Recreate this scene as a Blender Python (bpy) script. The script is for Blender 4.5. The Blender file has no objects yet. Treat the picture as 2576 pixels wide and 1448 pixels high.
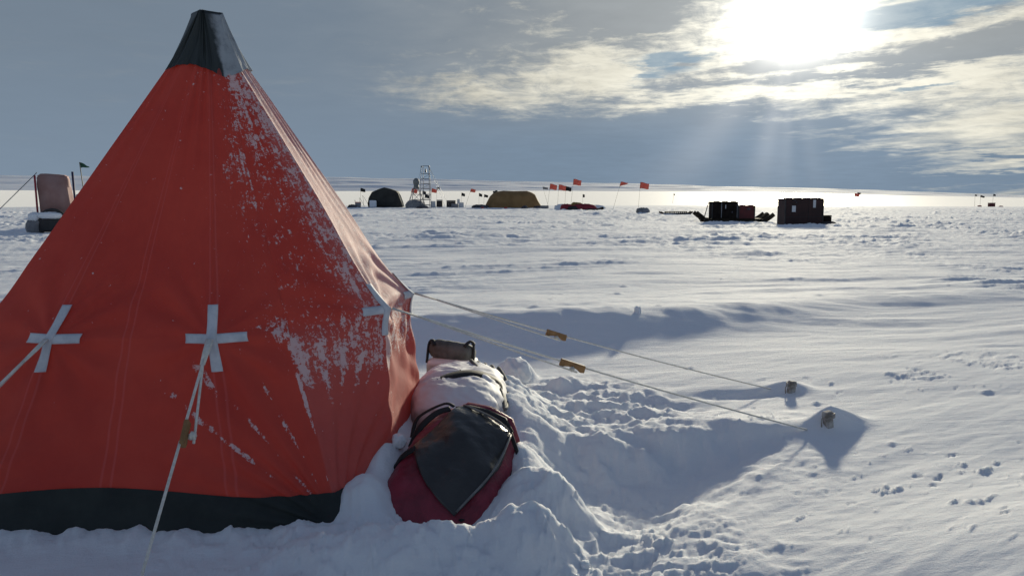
import bpy, bmesh, math, random
import numpy as np
from mathutils import Vector, Matrix
R = math.radians
sc = bpy.context.scene
col = sc.collection
random.seed(7)
rng = np.random.default_rng(11)

# ------------------------------------------------------------------ camera
EYE = 1.5
PITCH = 6.541
FPX, PW, PH = 2006.0, 2576.0, 1448.0
cd = bpy.data.cameras.new('camera')
cam = bpy.data.objects.new('camera', cd); col.objects.link(cam)
cam.location = (0, 0, EYE)
cam.rotation_euler = (R(90 - PITCH), 0, 0)
cd.sensor_width = 36.0
cd.lens = 36.0 * FPX / PW
cd.clip_start = 0.05; cd.clip_end = 40000
sc.camera = cam
sc.view_settings.view_transform = 'Standard'
sc.view_settings.look = 'None'
sc.view_settings.gamma = 1.0
EXPOSURE = 0.7
sc.view_settings.exposure = EXPOSURE
sc.cycles.use_denoising = True
sc.cycles.max_bounces = 8

CP, SP = math.cos(R(PITCH)), math.sin(R(PITCH))
def ray(px, py):
    u, v = px - PW / 2, py - PH / 2
    return u, FPX * CP - v * SP, -(FPX * SP + v * CP)
def at(px, py, Y):
    u, y, d = ray(px, py); t = Y / y
    return Vector((u * t, Y, EYE + d * t))
def gnd(px, py, z=0.0):
    u, y, d = ray(px, py); t = (z - EYE) / d
    return Vector((u * t, y * t, z))

# ------------------------------------------------------------------ sun
SUN_AZ, SUN_EL = 18.9, 10.7
sl = bpy.data.lights.new('sun', 'SUN')
sl.energy = 3.05; sl.angle = R(3.2); sl.color = (1.0, 0.91, 0.70)
sun = bpy.data.objects.new('sun', sl); col.objects.link(sun)
SD = Vector((math.sin(R(SUN_AZ)) * math.cos(R(SUN_EL)), math.cos(R(SUN_AZ)) * math.cos(R(SUN_EL)), math.sin(R(SUN_EL))))
sun.rotation_euler = (-SD).to_track_quat('-Z', 'Y').to_euler()
sun.location = SD * 50

# ------------------------------------------------------------------ node expression helper
class E:
    nt = None
    def __init__(s, v): s.v = v
    @staticmethod
    def m(op, *a, clamp=False):
        n = E.nt.nodes.new('ShaderNodeMath'); n.operation = op; n.use_clamp = clamp
        for i, x in enumerate(a):
            x = x.v if isinstance(x, E) else x
            if isinstance(x, (int, float)): n.inputs[i].default_value = x
            else: E.nt.links.new(x, n.inputs[i])
        return E(n.outputs[0])
    def __add__(s, o): return E.m('ADD', s, o)
    __radd__ = __add__
    def __sub__(s, o): return E.m('SUBTRACT', s, o)
    def __rsub__(s, o): return E.m('SUBTRACT', o, s)
    def __mul__(s, o): return E.m('MULTIPLY', s, o)
    __rmul__ = __mul__
    def __truediv__(s, o): return E.m('DIVIDE', s, o)
    def __pow__(s, o): return E.m('POWER', s, o)
def emax(a, b): return E.m('MAXIMUM', a, b)
def emin(a, b): return E.m('MINIMUM', a, b)
def clamp01(a): return E.m('ADD', a, 0.0, clamp=True)
def smooth(e, lo, hi):
    n = E.nt.nodes.new('ShaderNodeMapRange'); n.interpolation_type = 'SMOOTHSTEP'
    E.nt.links.new(e.v, n.inputs[0]); n.inputs[1].default_value = lo; n.inputs[2].default_value = hi
    return E(n.outputs[0])
def comb(x, y, z=0.0):
    n = E.nt.nodes.new('ShaderNodeCombineXYZ')
    for i, q in enumerate((x, y, z)):
        if isinstance(q, E): E.nt.links.new(q.v, n.inputs[i])
        else: n.inputs[i].default_value = q
    return n.outputs[0]
def noise(vec, scale, detail=4.0, rough=0.5, dist=0.0, lac=2.0):
    n = E.nt.nodes.new('ShaderNodeTexNoise')
    if vec is not None: E.nt.links.new(vec, n.inputs['Vector'])
    n.inputs['Scale'].default_value = scale; n.inputs['Detail'].default_value = detail
    n.inputs['Roughness'].default_value = rough; n.inputs['Distortion'].default_value = dist
    n.inputs['Lacunarity'].default_value = lac
    return E(n.outputs['Fac'])
def mixc(f, a, b):
    n = E.nt.nodes.new('ShaderNodeMix'); n.data_type = 'RGBA'; n.clamp_factor = True
    f = f.v if isinstance(f, E) else f
    if isinstance(f, (int, float)): n.inputs[0].default_value = f
    else: E.nt.links.new(f, n.inputs[0])
    for k, c in ((6, a), (7, b)):
        if isinstance(c, tuple): n.inputs[k].default_value = (*c[:3], 1)
        else: E.nt.links.new(c, n.inputs[k])
    return n.outputs[2]
def scalec(c, f):
    n = E.nt.nodes.new('ShaderNodeVectorMath'); n.operation = 'SCALE'
    if isinstance(c, tuple): n.inputs[0].default_value = c
    else: E.nt.links.new(c, n.inputs[0])
    if isinstance(f, E): E.nt.links.new(f.v, n.inputs[3])
    else: n.inputs[3].default_value = f
    return n.outputs[0]
def addc(a, b):
    n = E.nt.nodes.new('ShaderNodeVectorMath'); n.operation = 'ADD'
    for i, c in enumerate((a, b)):
        if isinstance(c, tuple): n.inputs[i].default_value = c
        else: E.nt.links.new(c, n.inputs[i])
    return n.outputs[0]

# ------------------------------------------------------------------ world: Nishita sky seen through broken cloud
w = bpy.data.worlds.new('World'); sc.world = w; w.use_nodes = True
nt = w.node_tree; E.nt = nt
for n in list(nt.nodes): nt.nodes.remove(n)
out = nt.nodes.new('ShaderNodeOutputWorld'); bg = nt.nodes.new('ShaderNodeBackground')
nt.links.new(bg.outputs[0], out.inputs[0])
SKY_STRENGTH = 0.1
bg.inputs[1].default_value = SKY_STRENGTH
K = 1.0 / (2 ** EXPOSURE) / SKY_STRENGTH         # cloud radiances below are written as they appear once exposed
sky = nt.nodes.new('ShaderNodeTexSky'); sky.sky_type = 'NISHITA'; sky.sun_disc = False
sky.sun_elevation = R(SUN_EL); sky.sun_rotation = R(SUN_AZ); sky.altitude = 1500
tc = nt.nodes.new('ShaderNodeTexCoord'); sx = nt.nodes.new('ShaderNodeSeparateXYZ')
nt.links.new(tc.outputs['Generated'], sx.inputs[0])
x, y, z = (E(sx.outputs[i]) for i in range(3))
AZ = E.m('ARCTAN2', x, y) * 57.2958
EL = E.m('ARCSINE', z) * 57.2958
zz = emax(z, 0.0) + 0.07
deck = comb(x / zz, y / zz, 0.0)                  # flat cloud deck overhead: compresses into streaks at the horizon
nA = noise(deck, 0.9, 8, 0.58, 0.35)
nB = noise(deck, 3.1, 6, 0.6, 0.2)
ang = comb(AZ * 0.11, EL * 0.34, 0.0)
nC = noise(ang, 1.3, 8, 0.6, 0.3)
nD = noise(comb(AZ * 0.05, EL * 0.55 - AZ * 0.02, 3.0), 1.6, 7, 0.62, 0.2)
wx = (nC - 0.5) * 11.0 + (nB - 0.5) * 6.0
wy = (nD - 0.5) * 3.8 + (nB - 0.5) * 2.4 + (nC - 0.5) * 2.0
WA, WE = AZ + wx, EL + wy
def pxdir(px, py):
    u, yy, d = ray(px, py)
    return math.degrees(math.atan2(u, yy)), math.degrees(math.atan2(d, math.hypot(u, yy)))
def blob(px, py, rx, ry, rot=0.0, soft=0.5, warp=True):
    a0, e0 = pxdir(px, py); rx /= 35.0; ry /= 35.0
    A, B = (WA, WE) if warp else (AZ, EL)
    c, s = math.cos(R(rot)), math.sin(R(rot))
    dx, dy = A - a0, B - e0
    p = (dx * c + dy * s) / rx; q = (dy * c - dx * s) / ry
    d = E.m('SQRT', p * p + q * q)
    return 1.0 - smooth(d, 1.0 - soft, 1.0 + soft)
cs = E.m('ADD', x * SD.x + y * SD.y, z * SD.z)
sang = E.m('ARCCOSINE', emin(cs, 0.99999)) * 57.2958
# cloud thickness 0 (thin, lit through) .. 1 (thick, grey)
right = smooth(AZ, -4.0, 16.0)
nS = noise(comb(AZ * 0.10 - EL * 0.12, EL * 1.05 - AZ * 0.10, 7.0), 1.5, 8, 0.62, 0.5)
thick = 0.72 + (nA - 0.5) * 0.7 + (nD - 0.5) * 0.9 + (nS - 0.5) * right * 2.0 + (nC - 0.5) * 0.6 + (noise(comb(AZ * 0.14, EL * 0.32, 11.0), 2.6, 8, 0.66, 0.6) - 0.5) * smooth(EL, 3.5, 8.0) * (1.0 - smooth(AZ * -1.0, 2.0, 14.0)) * 3.0
left = smooth(AZ * -1.0, -2.0, 14.0)
thick = thick + left * 0.5
wedge = blob(1760, 385, 620, 120, 0, 0.55)
lowb = blob(1150, 425, 640, 115, 0, 0.8)
darks = [(blob(1690, 40, 190, 70, -6, 0.6), 1.0), (blob(1560, 60, 110, 50, 0, 0.7), 0.5), (blob(1140, 90, 290, 80, 6, 0.8), 0.62), (blob(2080, 262, 120, 22, 0, 0.8), 0.35),
         (wedge, 0.95), (lowb, 0.7), (blob(2330, 130, 300, 30, 8, 0.6), 0.75), (blob(2560, 90, 130, 40, 10, 0.6), 0.5),
         (blob(2190, 305, 120, 24, 3, 0.5), 0.6), (blob(1900, 186, 210, 26, 5, 0.5), 0.85), (blob(2420, 250, 220, 16, 2, 0.6), 0.35),
         (blob(2300, 440, 420, 45, 0, 0.5), 0.7), (blob(2200, 170, 90, 22, 0, 0.5), 0.5)]
lights = [(blob(2360, 260, 320, 130, 3, 1.0), 0.35), (blob(1500, 205, 230, 100, 0, 1.0), 0.42), (blob(2010, 40, 260, 85, 0, 0.6), 1.3), (blob(2400, 310, 340, 95, 4, 0.8), 0.75), (blob(2470, 412, 190, 16, 1, 0.5), 0.8),
          (blob(2010, 213, 340, 24, 2, 0.6), 0.9), (blob(1560, 170, 170, 60, 5, 1.0), 0.40), (blob(2450, 60, 260, 35, 6, 0.6), 0.45),
          (blob(1110, 215, 170, 34, -9, 1.0), 0.50), (blob(1350, 225, 260, 50, -4, 1.0), 0.22), (blob(2000, 270, 230, 30, 0, 0.6), 0.35),
          (blob(2520, 470, 200, 9, 0, 0.5), 0.35)]
for b, a in darks: thick = thick + b * a
for b, a in lights: thick = thick - b * a
nF = noise(comb(AZ * 0.16 - EL * 0.10, EL * 0.85 + AZ * 0.05, 5.0), 2.4, 9, 0.68, 0.7)
thick = thick + (nF - 0.5) * 1.5 * (0.35 + 0.65 * smooth(EL, 2.0, 6.0)) * (1.0 - left * 0.65)
th = smooth(thick, -0.30, 1.25)
glow = E.m('EXPONENT', sang * (-1.0 / 11.0))
gaz, gel = pxdir(2010, 45)
gd = (AZ - gaz) * (AZ - gaz) * 0.55 + (EL - gel) * (EL - gel)
core = E.m('EXPONENT', gd * (-1.0 / (2.1 * 2.1)))
halo = E.m('EXPONENT', E.m('SQRT', gd) * (-1.0 / 3.6))
wide = E.m('EXPONENT', sang * (-1.0 / 30.0))
fine = (nB - 0.5) * 0.5 + (nC - 0.5) * 0.6
lit = scalec((0.92, 0.89, 0.76), 0.28 + wide * 0.66 + glow * 0.45 + fine * 0.5 - (nF - 0.5) * 0.5)
warmgrey = smooth(EL, 3.0, 10.0)
grey = mixc(warmgrey, (0.17, 0.235, 0.315), (0.285, 0.31, 0.325))
leftup = smooth(WA * -1.0, -9.0, 17.0)
grey = mixc(leftup, grey, mixc(smooth(EL, 0.0, 12.0), (0.20, 0.265, 0.345), (0.175, 0.225, 0.285)))
grey = scalec(grey, 1.0 + fine * 0.45 * (1.0 - leftup * 0.75) + glow * 0.35)
cloud = mixc(th, lit, grey)
# gaps of open sky
gap = emax(emax(blob(1690, 160, 85, 24, 8, 0.4), blob(2330, 22, 210, 20, 6, 0.5)), blob(2310, 214, 60, 8, 4, 0.5))
gapcol = addc(scalec(sky.outputs[0], 0.03 / K), (0.12, 0.24, 0.36))
cloud = mixc(gap * 0.8, cloud, gapcol)
# shafts of light falling from the break in the cloud
sa0, se0 = pxdir(1990, 70)
th_r = E.m('ARCTAN2', AZ - sa0, se0 - EL) * 57.2958
def shaft(c, wd): return E.m('EXPONENT', ((th_r - c) * (th_r - c)) * (-1.0 / (wd * wd)))
below = smooth(se0 - EL, 1.0, 4.0) * (1.0 - smooth(se0 - EL, 7.0, 12.5))
rays = (shaft(-9.0, 6.0) * 0.70 + shaft(0.0, 3.5) * 0.40 + shaft(-36.0, 9.0) * 0.60 + shaft(11.0, 4.0) * 0.25) * below
cloud = addc(cloud, scalec((0.15, 0.135, 0.12), rays))
cloud = addc(cloud, scalec((1.0, 0.97, 0.88), core * 3.2 + halo * 0.34))
# the rest of the dome: open blue sky with thin cloud overhead and behind
dome = addc(scalec(sky.outputs[0], 0.20 / K), scalec((0.115, 0.145, 0.215), 0.85 + (nA - 0.5) * 0.8))
front = (1.0 - smooth(EL, 15.0, 30.0)) * (1.0 - smooth(E.m('ABSOLUTE', AZ), 45.0, 80.0))
final = mixc(front, dome, cloud)
nt.links.new(scalec(final, K), bg.inputs[0])
try:
    w.cycles.sampling_method = 'MANUAL'; w.cycles.sample_map_resolution = 1024
except Exception: pass

# ------------------------------------------------------------------ helpers
def newmat(name):
    m = bpy.data.materials.new(name); m.use_nodes = True
    E.nt = m.node_tree
    b = m.node_tree.nodes['Principled BSDF']
    return m, m.node_tree, b
def mat(name, c, rough=0.7, var=0.15, scale=6.0, c2=None, bump=0.0, bscale=40.0, metal=0.0, spec=0.5, trans=0.0):
    m, t, b = newmat(name)
    tcn = t.nodes.new('ShaderNodeTexCoord'); v = tcn.outputs['Object']
    n = noise(v, scale, 5, 0.6)
    if c2 is None: c2 = tuple(min(1, q * (1 + 2 * var)) for q in c); c = tuple(q * (1 - 2 * var) for q in c)
    cc = mixc(smooth(n, 0.3, 0.7), c, c2)
    t.links.new(cc, b.inputs['Base Color'])
    b.inputs['Roughness'].default_value = rough; b.inputs['Metallic'].default_value = metal
    b.inputs['Specular IOR Level'].default_value = spec
    if bump:
        bn = t.nodes.new('ShaderNodeBump'); bn.inputs['Strength'].default_value = 0.6; bn.inputs['Distance'].default_value = bump
        t.links.new(noise(v, bscale, 4, 0.6).v, bn.inputs['Height']); t.links.new(bn.outputs[0], b.inputs['Normal'])
    if trans:
        tr = t.nodes.new('ShaderNodeBsdfTranslucent'); t.links.new(cc, tr.inputs[0])
        mx = t.nodes.new('ShaderNodeMixShader'); mx.inputs[0].default_value = trans
        t.links.new(b.outputs[0], mx.inputs[1]); t.links.new(tr.outputs[0], mx.inputs[2])
        t.links.new(mx.outputs[0], t.nodes['Material Output'].inputs[0])
    return m
def link(name, me, m=None, parent=None, smooth_=True):
    o = bpy.data.objects.new(name, me); col.objects.link(o)
    if m is not None: me.materials.append(m)
    if smooth_:
        me.polygons.foreach_set('use_smooth', [True] * len(me.polygons))
    if parent is not None: o.parent = parent
    return o
def build(name, bm, m, parent=None, smooth_=False):
    me = bpy.data.meshes.new(name)
    bmesh.ops.recalc_face_normals(bm, faces=bm.faces)
    bm.to_mesh(me); bm.free()
    return link(name, me, m, parent, smooth_)
def grid_mesh(name, P, m, parent=None, closed_u=False, attrs=None, uv=None, mask=None):
    """P: rows x cols x 3"""
    r, c = P.shape[:2]
    me = bpy.data.meshes.new(name)
    idx = np.arange(r * c).reshape(r, c)
    a = idx[:-1, :-1]; b = idx[:-1, 1:]; d = idx[1:, :-1]; e = idx[1:, 1:]
    q = np.stack([a, d, e, b], -1)
    if mask is not None: q = q[mask]
    q = q.reshape(-1, 4)
    if closed_u:
        q2 = np.stack([idx[:-1, -1], idx[1:, -1], idx[1:, 0], idx[:-1, 0]], -1).reshape(-1, 4); q = np.concatenate([q, q2])
    n = len(q)
    me.vertices.add(r * c); me.vertices.foreach_set('co', P.reshape(-1).astype(np.float32))
    me.loops.add(n * 4); me.loops.foreach_set('vertex_index', q.reshape(-1).astype(np.int32))
    me.polygons.add(n); me.polygons.foreach_set('loop_start', (np.arange(n) * 4).astype(np.int32))
    try: me.polygons.foreach_set('loop_total', np.full(n, 4, np.int32))
    except Exception: pass
    me.update(calc_edges=True)
    if attrs:
        for k, v in attrs.items():
            at_ = me.attributes.new(k, 'FLOAT', 'POINT'); at_.data.foreach_set('value', v.reshape(-1).astype(np.float32))
    if uv is not None:
        l = me.uv_layers.new(name='UVMap'); l.data.foreach_set('uv', uv.reshape(-1, 2)[q.reshape(-1)].reshape(-1).astype(np.float32))
    me.validate()
    return link(name, me, m, parent)
def thing(name, label, cat, loc=(0, 0, 0), rz=0.0, group=None):
    o = bpy.data.objects.new(name, None); col.objects.link(o); o.empty_display_size = 0.2
    o.location = loc; o.rotation_euler = (0, 0, rz)
    return tag(o, label, cat, group)
def tag(o, label=None, cat=None, group=None, kind=None):
    if label: o['label'] = label
    if cat: o['category'] = cat
    if group: o['group'] = group
    if kind: o['kind'] = kind
    return o
def add_box(bm, c, s, rz=0.0, bevel=0.0, rx=0.0, ry=0.0, taper=1.0):
    g = bmesh.ops.create_cube(bm, size=1.0)
    vs = g['verts']
    if bevel: 
        es = list({e for v in vs for e in v.link_edges})
    for v in vs:
        k = taper if v.co.z > 0 else 1.0
        v.co = Vector((v.co.x * s[0] * k, v.co.y * s[1] * k, v.co.z * s[2]))
    M = Matrix.Translation(Vector(c)) @ Matrix.Rotation(rz, 4, 'Z') @ Matrix.Rotation(rx, 4, 'X') @ Matrix.Rotation(ry, 4, 'Y')
    if bevel:
        r = bmesh.ops.bevel(bm, geom=es, offset=bevel, segments=2, profile=0.5, affect='EDGES')
        vs = list(set(r['verts']) | {v for v in vs if v.is_valid})
    for v in vs: v.co = M @ v.co
def add_tube(bm, pts, rad, n=6, cap=True, flat=None):
    pts = [Vector(p) for p in pts]; rings = []
    for i, p in enumerate(pts):
        t = (pts[min(i + 1, len(pts) - 1)] - pts[max(i - 1, 0)]).normalized()
        up = Vector((0, 0, 1)) if abs(t.z) < 0.95 else Vector((1, 0, 0))
        a = t.cross(up).normalized(); b = a.cross(t).normalized()
        r = rad[i] if isinstance(rad, (list, tuple)) else rad
        fb = flat if flat else 1.0
        rings.append([bm.verts.new(p + (a * math.cos(k * 2 * math.pi / n) + b * math.sin(k * 2 * math.pi / n) * fb) * r) for k in range(n)])
    for i in range(len(rings) - 1):
        for k in range(n):
            bm.faces.new((rings[i][k], rings[i][(k + 1) % n], rings[i + 1][(k + 1) % n], rings[i + 1][k]))
    if cap:
        bm.faces.new(list(reversed(rings[0]))); bm.faces.new(rings[-1])
def add_prism(bm, poly, y0, y1):
    """poly in (x, z), extruded along y"""
    a = [bm.verts.new((p[0], y0, p[1])) for p in poly]; b = [bm.verts.new((p[0], y1, p[1])) for p in poly]
    n = len(poly); bm.faces.new(a); bm.faces.new(list(reversed(b)))
    for i in range(n): bm.faces.new((a[i], b[i], b[(i + 1) % n], a[(i + 1) % n]))
def spline(pts, n=8):
    pts = [Vector(p) for p in pts]; o = []
    P = [pts[0]] + pts + [pts[-1]]
    for i in range(1, len(P) - 2):
        p0, p1, p2, p3 = P[i - 1], P[i], P[i + 1], P[i + 2]
        for k in range(n):
            t = k / n
            o.append(0.5 * ((2 * p1) + (p2 - p0) * t + (2 * p0 - 5 * p1 + 4 * p2 - p3) * t * t + (3 * p1 - p0 - 3 * p2 + p3) * t ** 3))
    o.append(pts[-1]); return o

# numpy gradient noise
def perlin(x, y, seed=0):
    xi = np.floor(x).astype(np.int64); yi = np.floor(y).astype(np.int64); xf = x - xi; yf = y - yi
    def g(ix, iy):
        h = (ix * 374761393 + iy * 668265263 + seed * 1442695041) & 0xffffffff
        h = ((h ^ (h >> 13)) * 1274126177) & 0xffffffff; h = h ^ (h >> 16)
        a = (h & 0xffff) / 65536.0 * 2 * np.pi
        return np.cos(a), np.sin(a)
    u = xf ** 3 * (xf * (xf * 6 - 15) + 10); v = yf ** 3 * (yf * (yf * 6 - 15) + 10)
    r = []
    for dx, dy in ((0, 0), (1, 0), (0, 1), (1, 1)):
        gx, gy = g(xi + dx, yi + dy); r.append(gx * (xf - dx) + gy * (yf - dy))
    return ((r[0] * (1 - u) + r[1] * u) * (1 - v) + (r[2] * (1 - u) + r[3] * u) * v) * 1.5
def fbm(x, y, o=4, seed=0, gain=0.5, lac=2.03):
    s = 0; a = 1.0; t = 0
    for i in range(o):
        s = s + a * perlin(x, y, seed + i * 17); t += a; a *= gain; x = x * lac + 3.1; y = y * lac - 1.7
    return s / t
def sstep(x, a, b):
    t = np.clip((x - a) / (b - a), 0, 1); return t * t * (3 - 2 * t)

# ------------------------------------------------------------------ snow surface
WD = R(78); WN = R(57)
def gz(x, y, cx, cy, sa, sb, rot, amp, pw=2.0):
    c, s = math.cos(rot), math.sin(rot); dx, dy = x - cx, y - cy
    p = (dx * c + dy * s) / sa; q = (dy * c - dx * s) / sb
    return amp * np.exp(-((p * p + q * q) ** (pw / 2)))
clods = []
for i in range(150):
    if i < 30: cx, cy = rng.uniform(0.6, 4.5), rng.uniform(3.4, 7.5)
    else: cx, cy = rng.uniform(-2, 13), rng.uniform(8.8, 26)
    s = rng.uniform(0.010, 0.026) * (1.0 if i < 30 else 1.7)
    clods.append((cx, cy, s * rng.uniform(1.2, 3.2), s, rng.uniform(0.2, 0.6) if i < 30 else rng.uniform(-0.1, 0.3), s * rng.uniform(0.4, 0.9)))
def H(x, y):
    x = np.asarray(x, float); y = np.asarray(y, float)
    r = np.hypot(x, y)
    a = x * math.sin(WD) + y * math.cos(WD); c = x * math.cos(WD) - y * math.sin(WD)
    wob = perlin(a * 0.25, c * 0.25, 5) * 0.7
    near = 1 - sstep(r, 5, 12)
    mid = sstep(r, 7, 14) * (1 - sstep(r, 90, 130))
    # sastrugi: long streaks along the wind with small sharp upwind lips
    s1 = fbm(a * 0.11 + 9, (c + wob) * 0.62, 4, 3)
    s2 = fbm(a * 0.42, (c + wob * 0.6) * 2.2, 5, 21, 0.55)
    s3 = fbm(a * 1.3 + 4, (c + wob * 0.4) * 5.5, 3, 121)
    patch = sstep(fbm(x * 0.16 + 3, y * 0.16, 2, 131), -0.15, 0.30)
    z = 0.04 * s1 + mid * (0.06 * s1 + (0.034 * s2 * (0.45 + 0.55 * patch) + 0.021 * s3 * (0.35 + 0.65 * patch)) * (1 + 3.6 * sstep(r, 17, 34)))
    z = z + mid * patch * 0.10 * np.maximum(s2 - 0.14, 0) * (1 + sstep(r, 25, 60))
    big = fbm(x * 0.045, y * 0.045, 2, 77)
    z = z + 0.20 * big * sstep(r, 14, 40) * (1 - 0.5 * sstep(r, 80, 120))
    an = x * math.sin(WN) + y * math.cos(WN); cn = x * math.cos(WN) - y * math.sin(WN)
    nb = fbm(an * 0.9, (cn + 0.15 * wob) * 5.0, 4, 31); nf = fbm(an * 2.2 + 5, cn * 16.0, 3, 35)
    z = z + near * (0.010 * nb + 0.0035 * nf * sstep(x, 0.6, 1.2))
    # drift ridge, steep lee face towards the tent
    cr = np.array([(-3.5, 8.2, .16), (-0.9, 8.3, .27), (0.5, 8.5, .30), (1.9, 9.1, .24), (3.7, 10.4, .15), (7.0, 12.2, .10), (12, 14.5, .05)])
    cy_ = np.interp(x, cr[:, 0], cr[:, 1]) + 0.18 * perlin(x * 0.9, y * 0 + 2.2, 8); ca = np.interp(x, cr[:, 0], cr[:, 2]) * sstep(x, -6, -3.0) * (1 - sstep(x, 9, 13))
    d = y - cy_
    z = z + ca * np.where(d > 0, np.exp(-d / 2.6), np.exp(-(d / 0.75) ** 2)) * (1 + 0.15 * fbm(x * 1.5, y * 1.5, 3, 41))
    # wind scoop in front of the pegs with a broken far wall, and the smooth bank right of it
    jag = 0.30 * fbm(x * 1.7, y * 1.7, 2, 51) + 0.10 * fbm(x * 5, y * 5, 4, 52, 0.6)
    ex = 4.78 + 0.30 * (x - 0.75) + jag                       # far rim
    inx = sstep(x + jag, -0.05, 0.6) * (1 - sstep(x - 0.62 * (y - 4.2) + jag * 0.4, 0.85, 1.5))
    dd = ex - y
    z = z - 0.155 * inx * sstep(dd, 0.0, 0.48) * (1 - sstep(dd, 0.55, 1.9)) + 0.03 * inx * np.exp(-(dd / 0.2) ** 2)
    z = z + gz(x, y, 2.3, 3.0, 1.3, 0.75, 0.45, 0.13) + gz(x, y, 1.5, 5.0, 0.5, 0.35, 0.3, 0.05)
    # stake mounds
    z = z + gz(x, y, 2.17, 6.1, 0.16, 0.13, 0, 0.07) + gz(x, y, 2.10, 5.05, 0.24, 0.10, 0.55, 0.11) + gz(x, y, 2.03, 5.0, 0.10, 0.08, 0, 0.03)
    z = z - gz(x, y, 1.75, 5.95, 0.32, 0.1, 0.1, 0.06) - gz(x, y, 1.2, 5.6, 0.25, 0.16, 0.2, 0.05)
    # heap along the right-hand wall and round the bags
    z = z + gz(x, y, -0.70, 4.9, 0.28, 0.95, 0.0, 0.31) + gz(x, y, -0.06, 5.0, 0.27, 0.80, 0.12, 0.30)
    z = z + gz(x, y, -0.66, 3.95, 0.12, 0.34, 0.0, 0.14) + gz(x, y, -0.70, 3.56, 0.13, 0.12, 0.0, 0.11, 3.0)
    z = z + gz(x, y, 0.04, 3.95, 0.17, 0.22, 0.3, 0.15) + gz(x, y, 0.12, 3.58, 0.22, 0.17, 0.0, 0.17, 3.0)
    lump = np.abs(fbm(x * 3.6, y * 3.6, 4, 91))
    z = z + gz(x, y, -0.55, 3.10, 0.36, 0.19, 0.05, 0.12, 3.0) + gz(x, y, 0.08, 3.22, 0.19, 0.17, 0.2, 0.16, 3.0) + gz(x, y, -0.2, 3.20, 0.20, 0.13, 0, 0.08)
    z = z + gz(x, y, -1.55, 2.78, 0.35, 0.16, 0, 0.05, 3) + gz(x, y, -0.95, 2.75, 0.3, 0.14, 0.1, 0.06, 3) - gz(x, y, 0.35, 3.05, 0.3, 0.22, 0.3, 0.05)
    # rubble shovelled out around them
    rub = gz(x, y, 0.45, 5.4, 0.75, 1.0, -0.2, 1.0, 4) + 0.5 * gz(x, y, 0.1, 3.7, 0.35, 0.5, 0, 1.0, 4) + 0.25 * gz(x, y, -0.4, 3.1, 0.6, 0.25, 0, 1.0) + 0.35 * gz(x, y, 0.8, 3.1, 0.6, 0.25, 0.1, 1.0)
    rub = np.minimum(rub, 1.0)
    rb = fbm(x * 2.6 + y * 0.8, y * 4.2, 5, 71, 0.52)
    z = z + rub * (0.060 * np.maximum(rb, -0.2) + 0.085 * np.maximum(0.5 - np.abs(fbm(x * 2.2 + 0.6 * y, y * 4.6 - 0.8 * x, 4, 73)) * 2.2, 0) + 0.012 * lump)
    z = z + gz(x, y, 0.02, 6.45, 0.17, 0.14, 0.1, 0.15, 5) + gz(x, y, 0.42, 6.1, 0.13, 0.11, 0.1, 0.09, 4)
    # snow thrown up against the valance
    fe = sstep(x, -3.0, -2.4) * (1 - sstep(x, -1.0, -0.75))
    z = z + fe * (0.035 + 0.06 * fbm(x * 5, y * 3, 4, 15, 0.6)) * np.exp(-((y - 3.36) / 0.16) ** 2)
    # crusty chips and scuffed footprints: irregular flakes with sharp edges
    wx_ = x + 0.05 * perlin(x * 5, y * 5, 201); wy_ = y + 0.05 * perlin(x * 5 + 7, y * 5, 203)
    a2 = wx_ * math.sin(WN) + wy_ * math.cos(WN); c2 = wx_ * math.cos(WN) - wy_ * math.sin(WN)
    ch = fbm(a2 * 2.8, c2 * 9.5, 4, 211, 0.6)
    dens = 0.95 * gz(x, y, 3.8, 6.9, 1.5, 0.75, 0.3, 1.0, 3) + 0.38 * gz(x, y, 2.6, 4.1, 1.1, 0.5, 0.5, 1.0, 3) + 0.5 * gz(x, y, 1.3, 5.3, 1.0, 0.5, 0.3, 1.0, 3) + 0.2 * gz(x, y, 1.0, 3.4, 0.5, 0.4, 0.3, 1.0, 3) + 0.12 * near
    dens = dens * sstep(fbm(x * 0.8, y * 0.8, 2, 221), -0.25, 0.2)
    th_c = 0.42 - 0.32 * np.clip(dens, 0, 1)
    z = z + near * np.clip(dens * 2, 0, 1) * (0.019 * sstep(ch, th_c, th_c + 0.16) - 0.018 * sstep(-ch, th_c + 0.02, th_c + 0.16))
    heapm = np.clip(gz(x, y, -0.2, 3.6, 0.9, 1.0, 0, 1.0, 4) + rub + 0.8 * gz(x, y, 0.9, 4.5, 1.1, 0.9, 0.3, 1.0, 4), 0, 1)
    z = z + heapm * (0.020 * fbm(x * 6, y * 7, 4, 231, 0.6) + 0.014 * np.maximum(fbm(x * 11 + 3, y * 13, 3, 233) - 0.05, 0) + 0.012 * (0.4 - np.abs(fbm(x * 5, y * 5, 3, 241))))
    front = np.clip(gz(x, y, -0.3, 3.15, 1.1, 0.45, 0, 1.0, 4) + 0.7 * gz(x, y, 0.5, 3.6, 0.5, 0.8, 0, 1.0, 4), 0, 1)
    lp = fbm(wx_ * 4.0, wy_ * 5.0, 4, 261, 0.55)
    z = z + front * (0.020 * sstep(lp, 0.02, 0.20) + 0.012 * sstep(fbm(wx_ * 12, wy_ * 14, 3, 263), 0.10, 0.25))
    # single clods
    m = (r < 24)
    if np.any(m):
        xs, ys = x[m], y[m]; add = np.zeros_like(xs)
        for cx, cy, sa, sb, ro, am in clods:
            k = (np.abs(xs - cx) < 3 * sa) & (np.abs(ys - cy) < 3 * sa)
            if np.any(k): add[k] += gz(xs[k], ys[k], cx, cy, sa, sb, ro, am, 3.0)
        z = z.copy(); z[m] += add
    # edge of the camp terrace: drops away to the plain
    z = z - 5.0 * sstep(r, 128, 290)
    return z
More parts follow.
